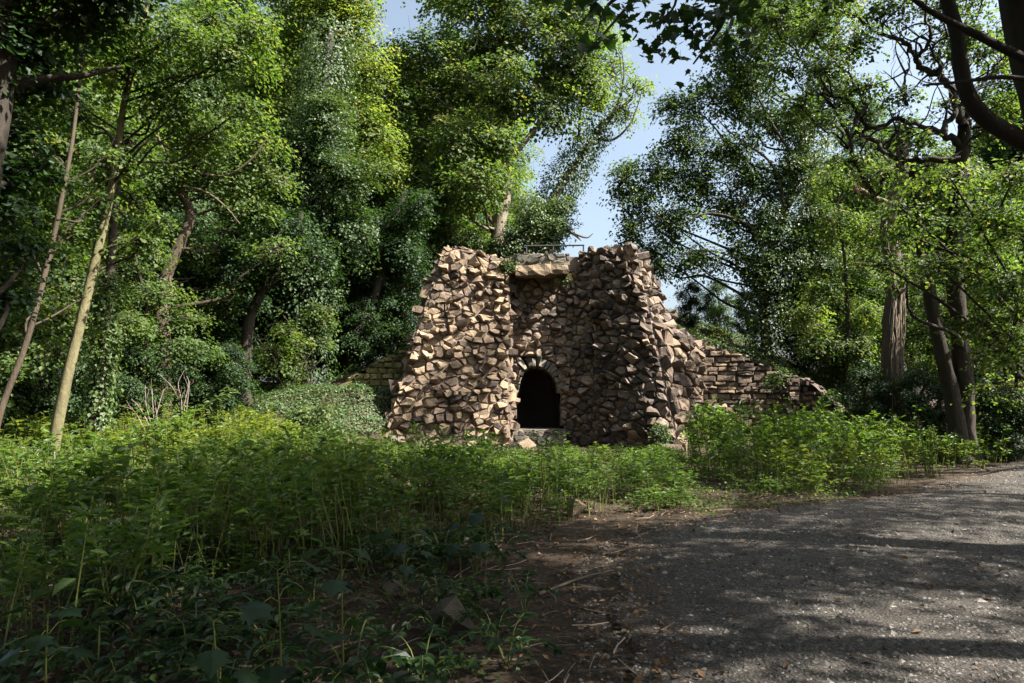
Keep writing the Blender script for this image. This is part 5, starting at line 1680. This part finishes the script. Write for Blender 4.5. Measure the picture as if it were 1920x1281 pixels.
# dead leaves, twigs, gravel
def scatter(name, label, n, region, size, mat, seed, kind_='leaf', test=None, dens_y=1.6, lift=.012):
    r = np.random.default_rng(seed)
    y = region[2] + (region[3] - region[2]) * r.uniform(0, 1, n) ** dens_y
    x = r.uniform(region[0], region[1], n)
    k = test(x, y) if test is not None else np.ones(n, bool)
    q = proj(np.stack([x, y, np.zeros(n)], 1))
    k &= (q[:, 0] > -60) & (q[:, 0] < 1980) & (q[:, 1] < 1400)
    x, y = x[k], y[k]; n = len(x)
    op = on_path(x, y)
    z = np.where(op, [path_z(a_, b_) if o_ else 0 for a_, b_, o_ in zip(x, y, op)], gh(x, y)) + lift
    m = MB()
    C = np.stack([x, y, z], 1)
    if kind_ == 'leaf':
        N = nrm(np.array([0, 0, 1.0]) + r.normal(0, .35, (n, 3)))
        sz = size * r.uniform(.4, 1.4, n)
        add_leaves(m, C, N, r.normal(size=(n, 3)), sz, sz * r.uniform(.35, .8, n), np.clip(r.normal(.45, .25, n), 0, 1), fold=.25)
    elif kind_ == 'twig':
        for p in C:
            a = r.uniform(0, 6.28); L = size * r.uniform(.4, 1.8)
            d = np.array([math.cos(a), math.sin(a), 0]) * L / 2
            tube(m, np.array([p - d, p + r.normal(0, .06, 3) * L * [1, 1, .3], p + d + [0, 0, .01]]), r.uniform(.002, .006), 3, r.uniform(.1, .95))
    else:
        base = nrm(np.array([[1, 0, 0], [-1, 0, 0], [0, 1, 0], [0, -1, 0], [0, 0, 1], [0, 0, -1]], float))
        Fo = np.array([[0, 2, 4], [2, 1, 4], [1, 3, 4], [3, 0, 4]])
        base = base[:5]
        sz = size * np.exp(r.normal(0, .45, n))
        V = base[None] * sz[:, None, None] * np.stack([r.uniform(.7, 1.4, n), r.uniform(.7, 1.4, n), r.uniform(.35, .7, n)], 1)[:, None] * (1 + r.uniform(-.3, .3, (n, 5, 1)))
        a = r.uniform(0, 6.28, n)
        R = np.zeros((n, 3, 3)); R[:, 0, 0] = np.cos(a); R[:, 0, 1] = -np.sin(a); R[:, 1, 0] = np.sin(a); R[:, 1, 1] = np.cos(a); R[:, 2, 2] = 1
        V = np.einsum('nij,nkj->nki', R, V) + C[:, None]
        F = (np.arange(n)[:, None, None] * 5 + Fo[None]).reshape(-1, 3)
        m.add(V.reshape(-1, 3), F, np.repeat(np.clip(r.normal(.40, .3, n), 0, 1), 4))
    o = m.build(name, M[mat], kind='stuff'); o['label'] = label
scatter('gravel', 'loose grey gravel on the path', 70000, (-.2, 12, 2.6, 16), .0105, 'pebble', 91, 'stone', lambda x, y: on_path(x + .3, y), 2.0, .001)
scatter('leaf_litter', 'brown dead leaves over the woodland soil', 20000, (-8, 7, 2.6, 17), .05, 'litter', 92, 'leaf', lambda x, y: ~on_path(x - .45, y), 1.5, .015)
scatter('fallen_leaves', 'scattered dead leaves and husks on the gravel path', 800, (0, 12, 2.8, 16), .06, 'litter', 93, 'leaf', on_path, 1.4, .012)
scatter('fallen_twigs', 'fallen twigs over the woodland soil', 1500, (-5, 6, 2.6, 12), .22, 'litter_twig', 94, 'twig', lambda x, y: ~on_path(x, y), 1.2, .02)
scatter('path_twigs', 'few thin twigs on the gravel path', 70, (0, 10, 2.8, 12), .16, 'litter_twig', 95, 'twig', on_path, 1.3, .01)

# fallen branch pieces in the litter
for k, (pts, lb) in enumerate([([(668, 1045), (690, 1068), (705, 1085)], 'pale broken branch piece leaning out of the shaded plants'), ([(1010, 1120), (1090, 1090), (1150, 1075)], 'thin fallen branch on the dark soil left of the path'), ([(1195, 1010), (1230, 1000), (1300, 985)], 'thin fallen branch at the edge of the gravel path')]):
    P = np.array([gpt(*p) + [0, 0, .03 + (.12 * (1 - i / 2) if k == 0 else 0)] for i, p in enumerate(pts)])
    m = MB(); tube(m, spline(P, 4), np.linspace(.012, .006, 9), 6, .4, rough=.15)
    tag(m.build('fallen_branch', M['litter_twig'], base=P[0]), lb, 'branch').location = tuple(P[0])
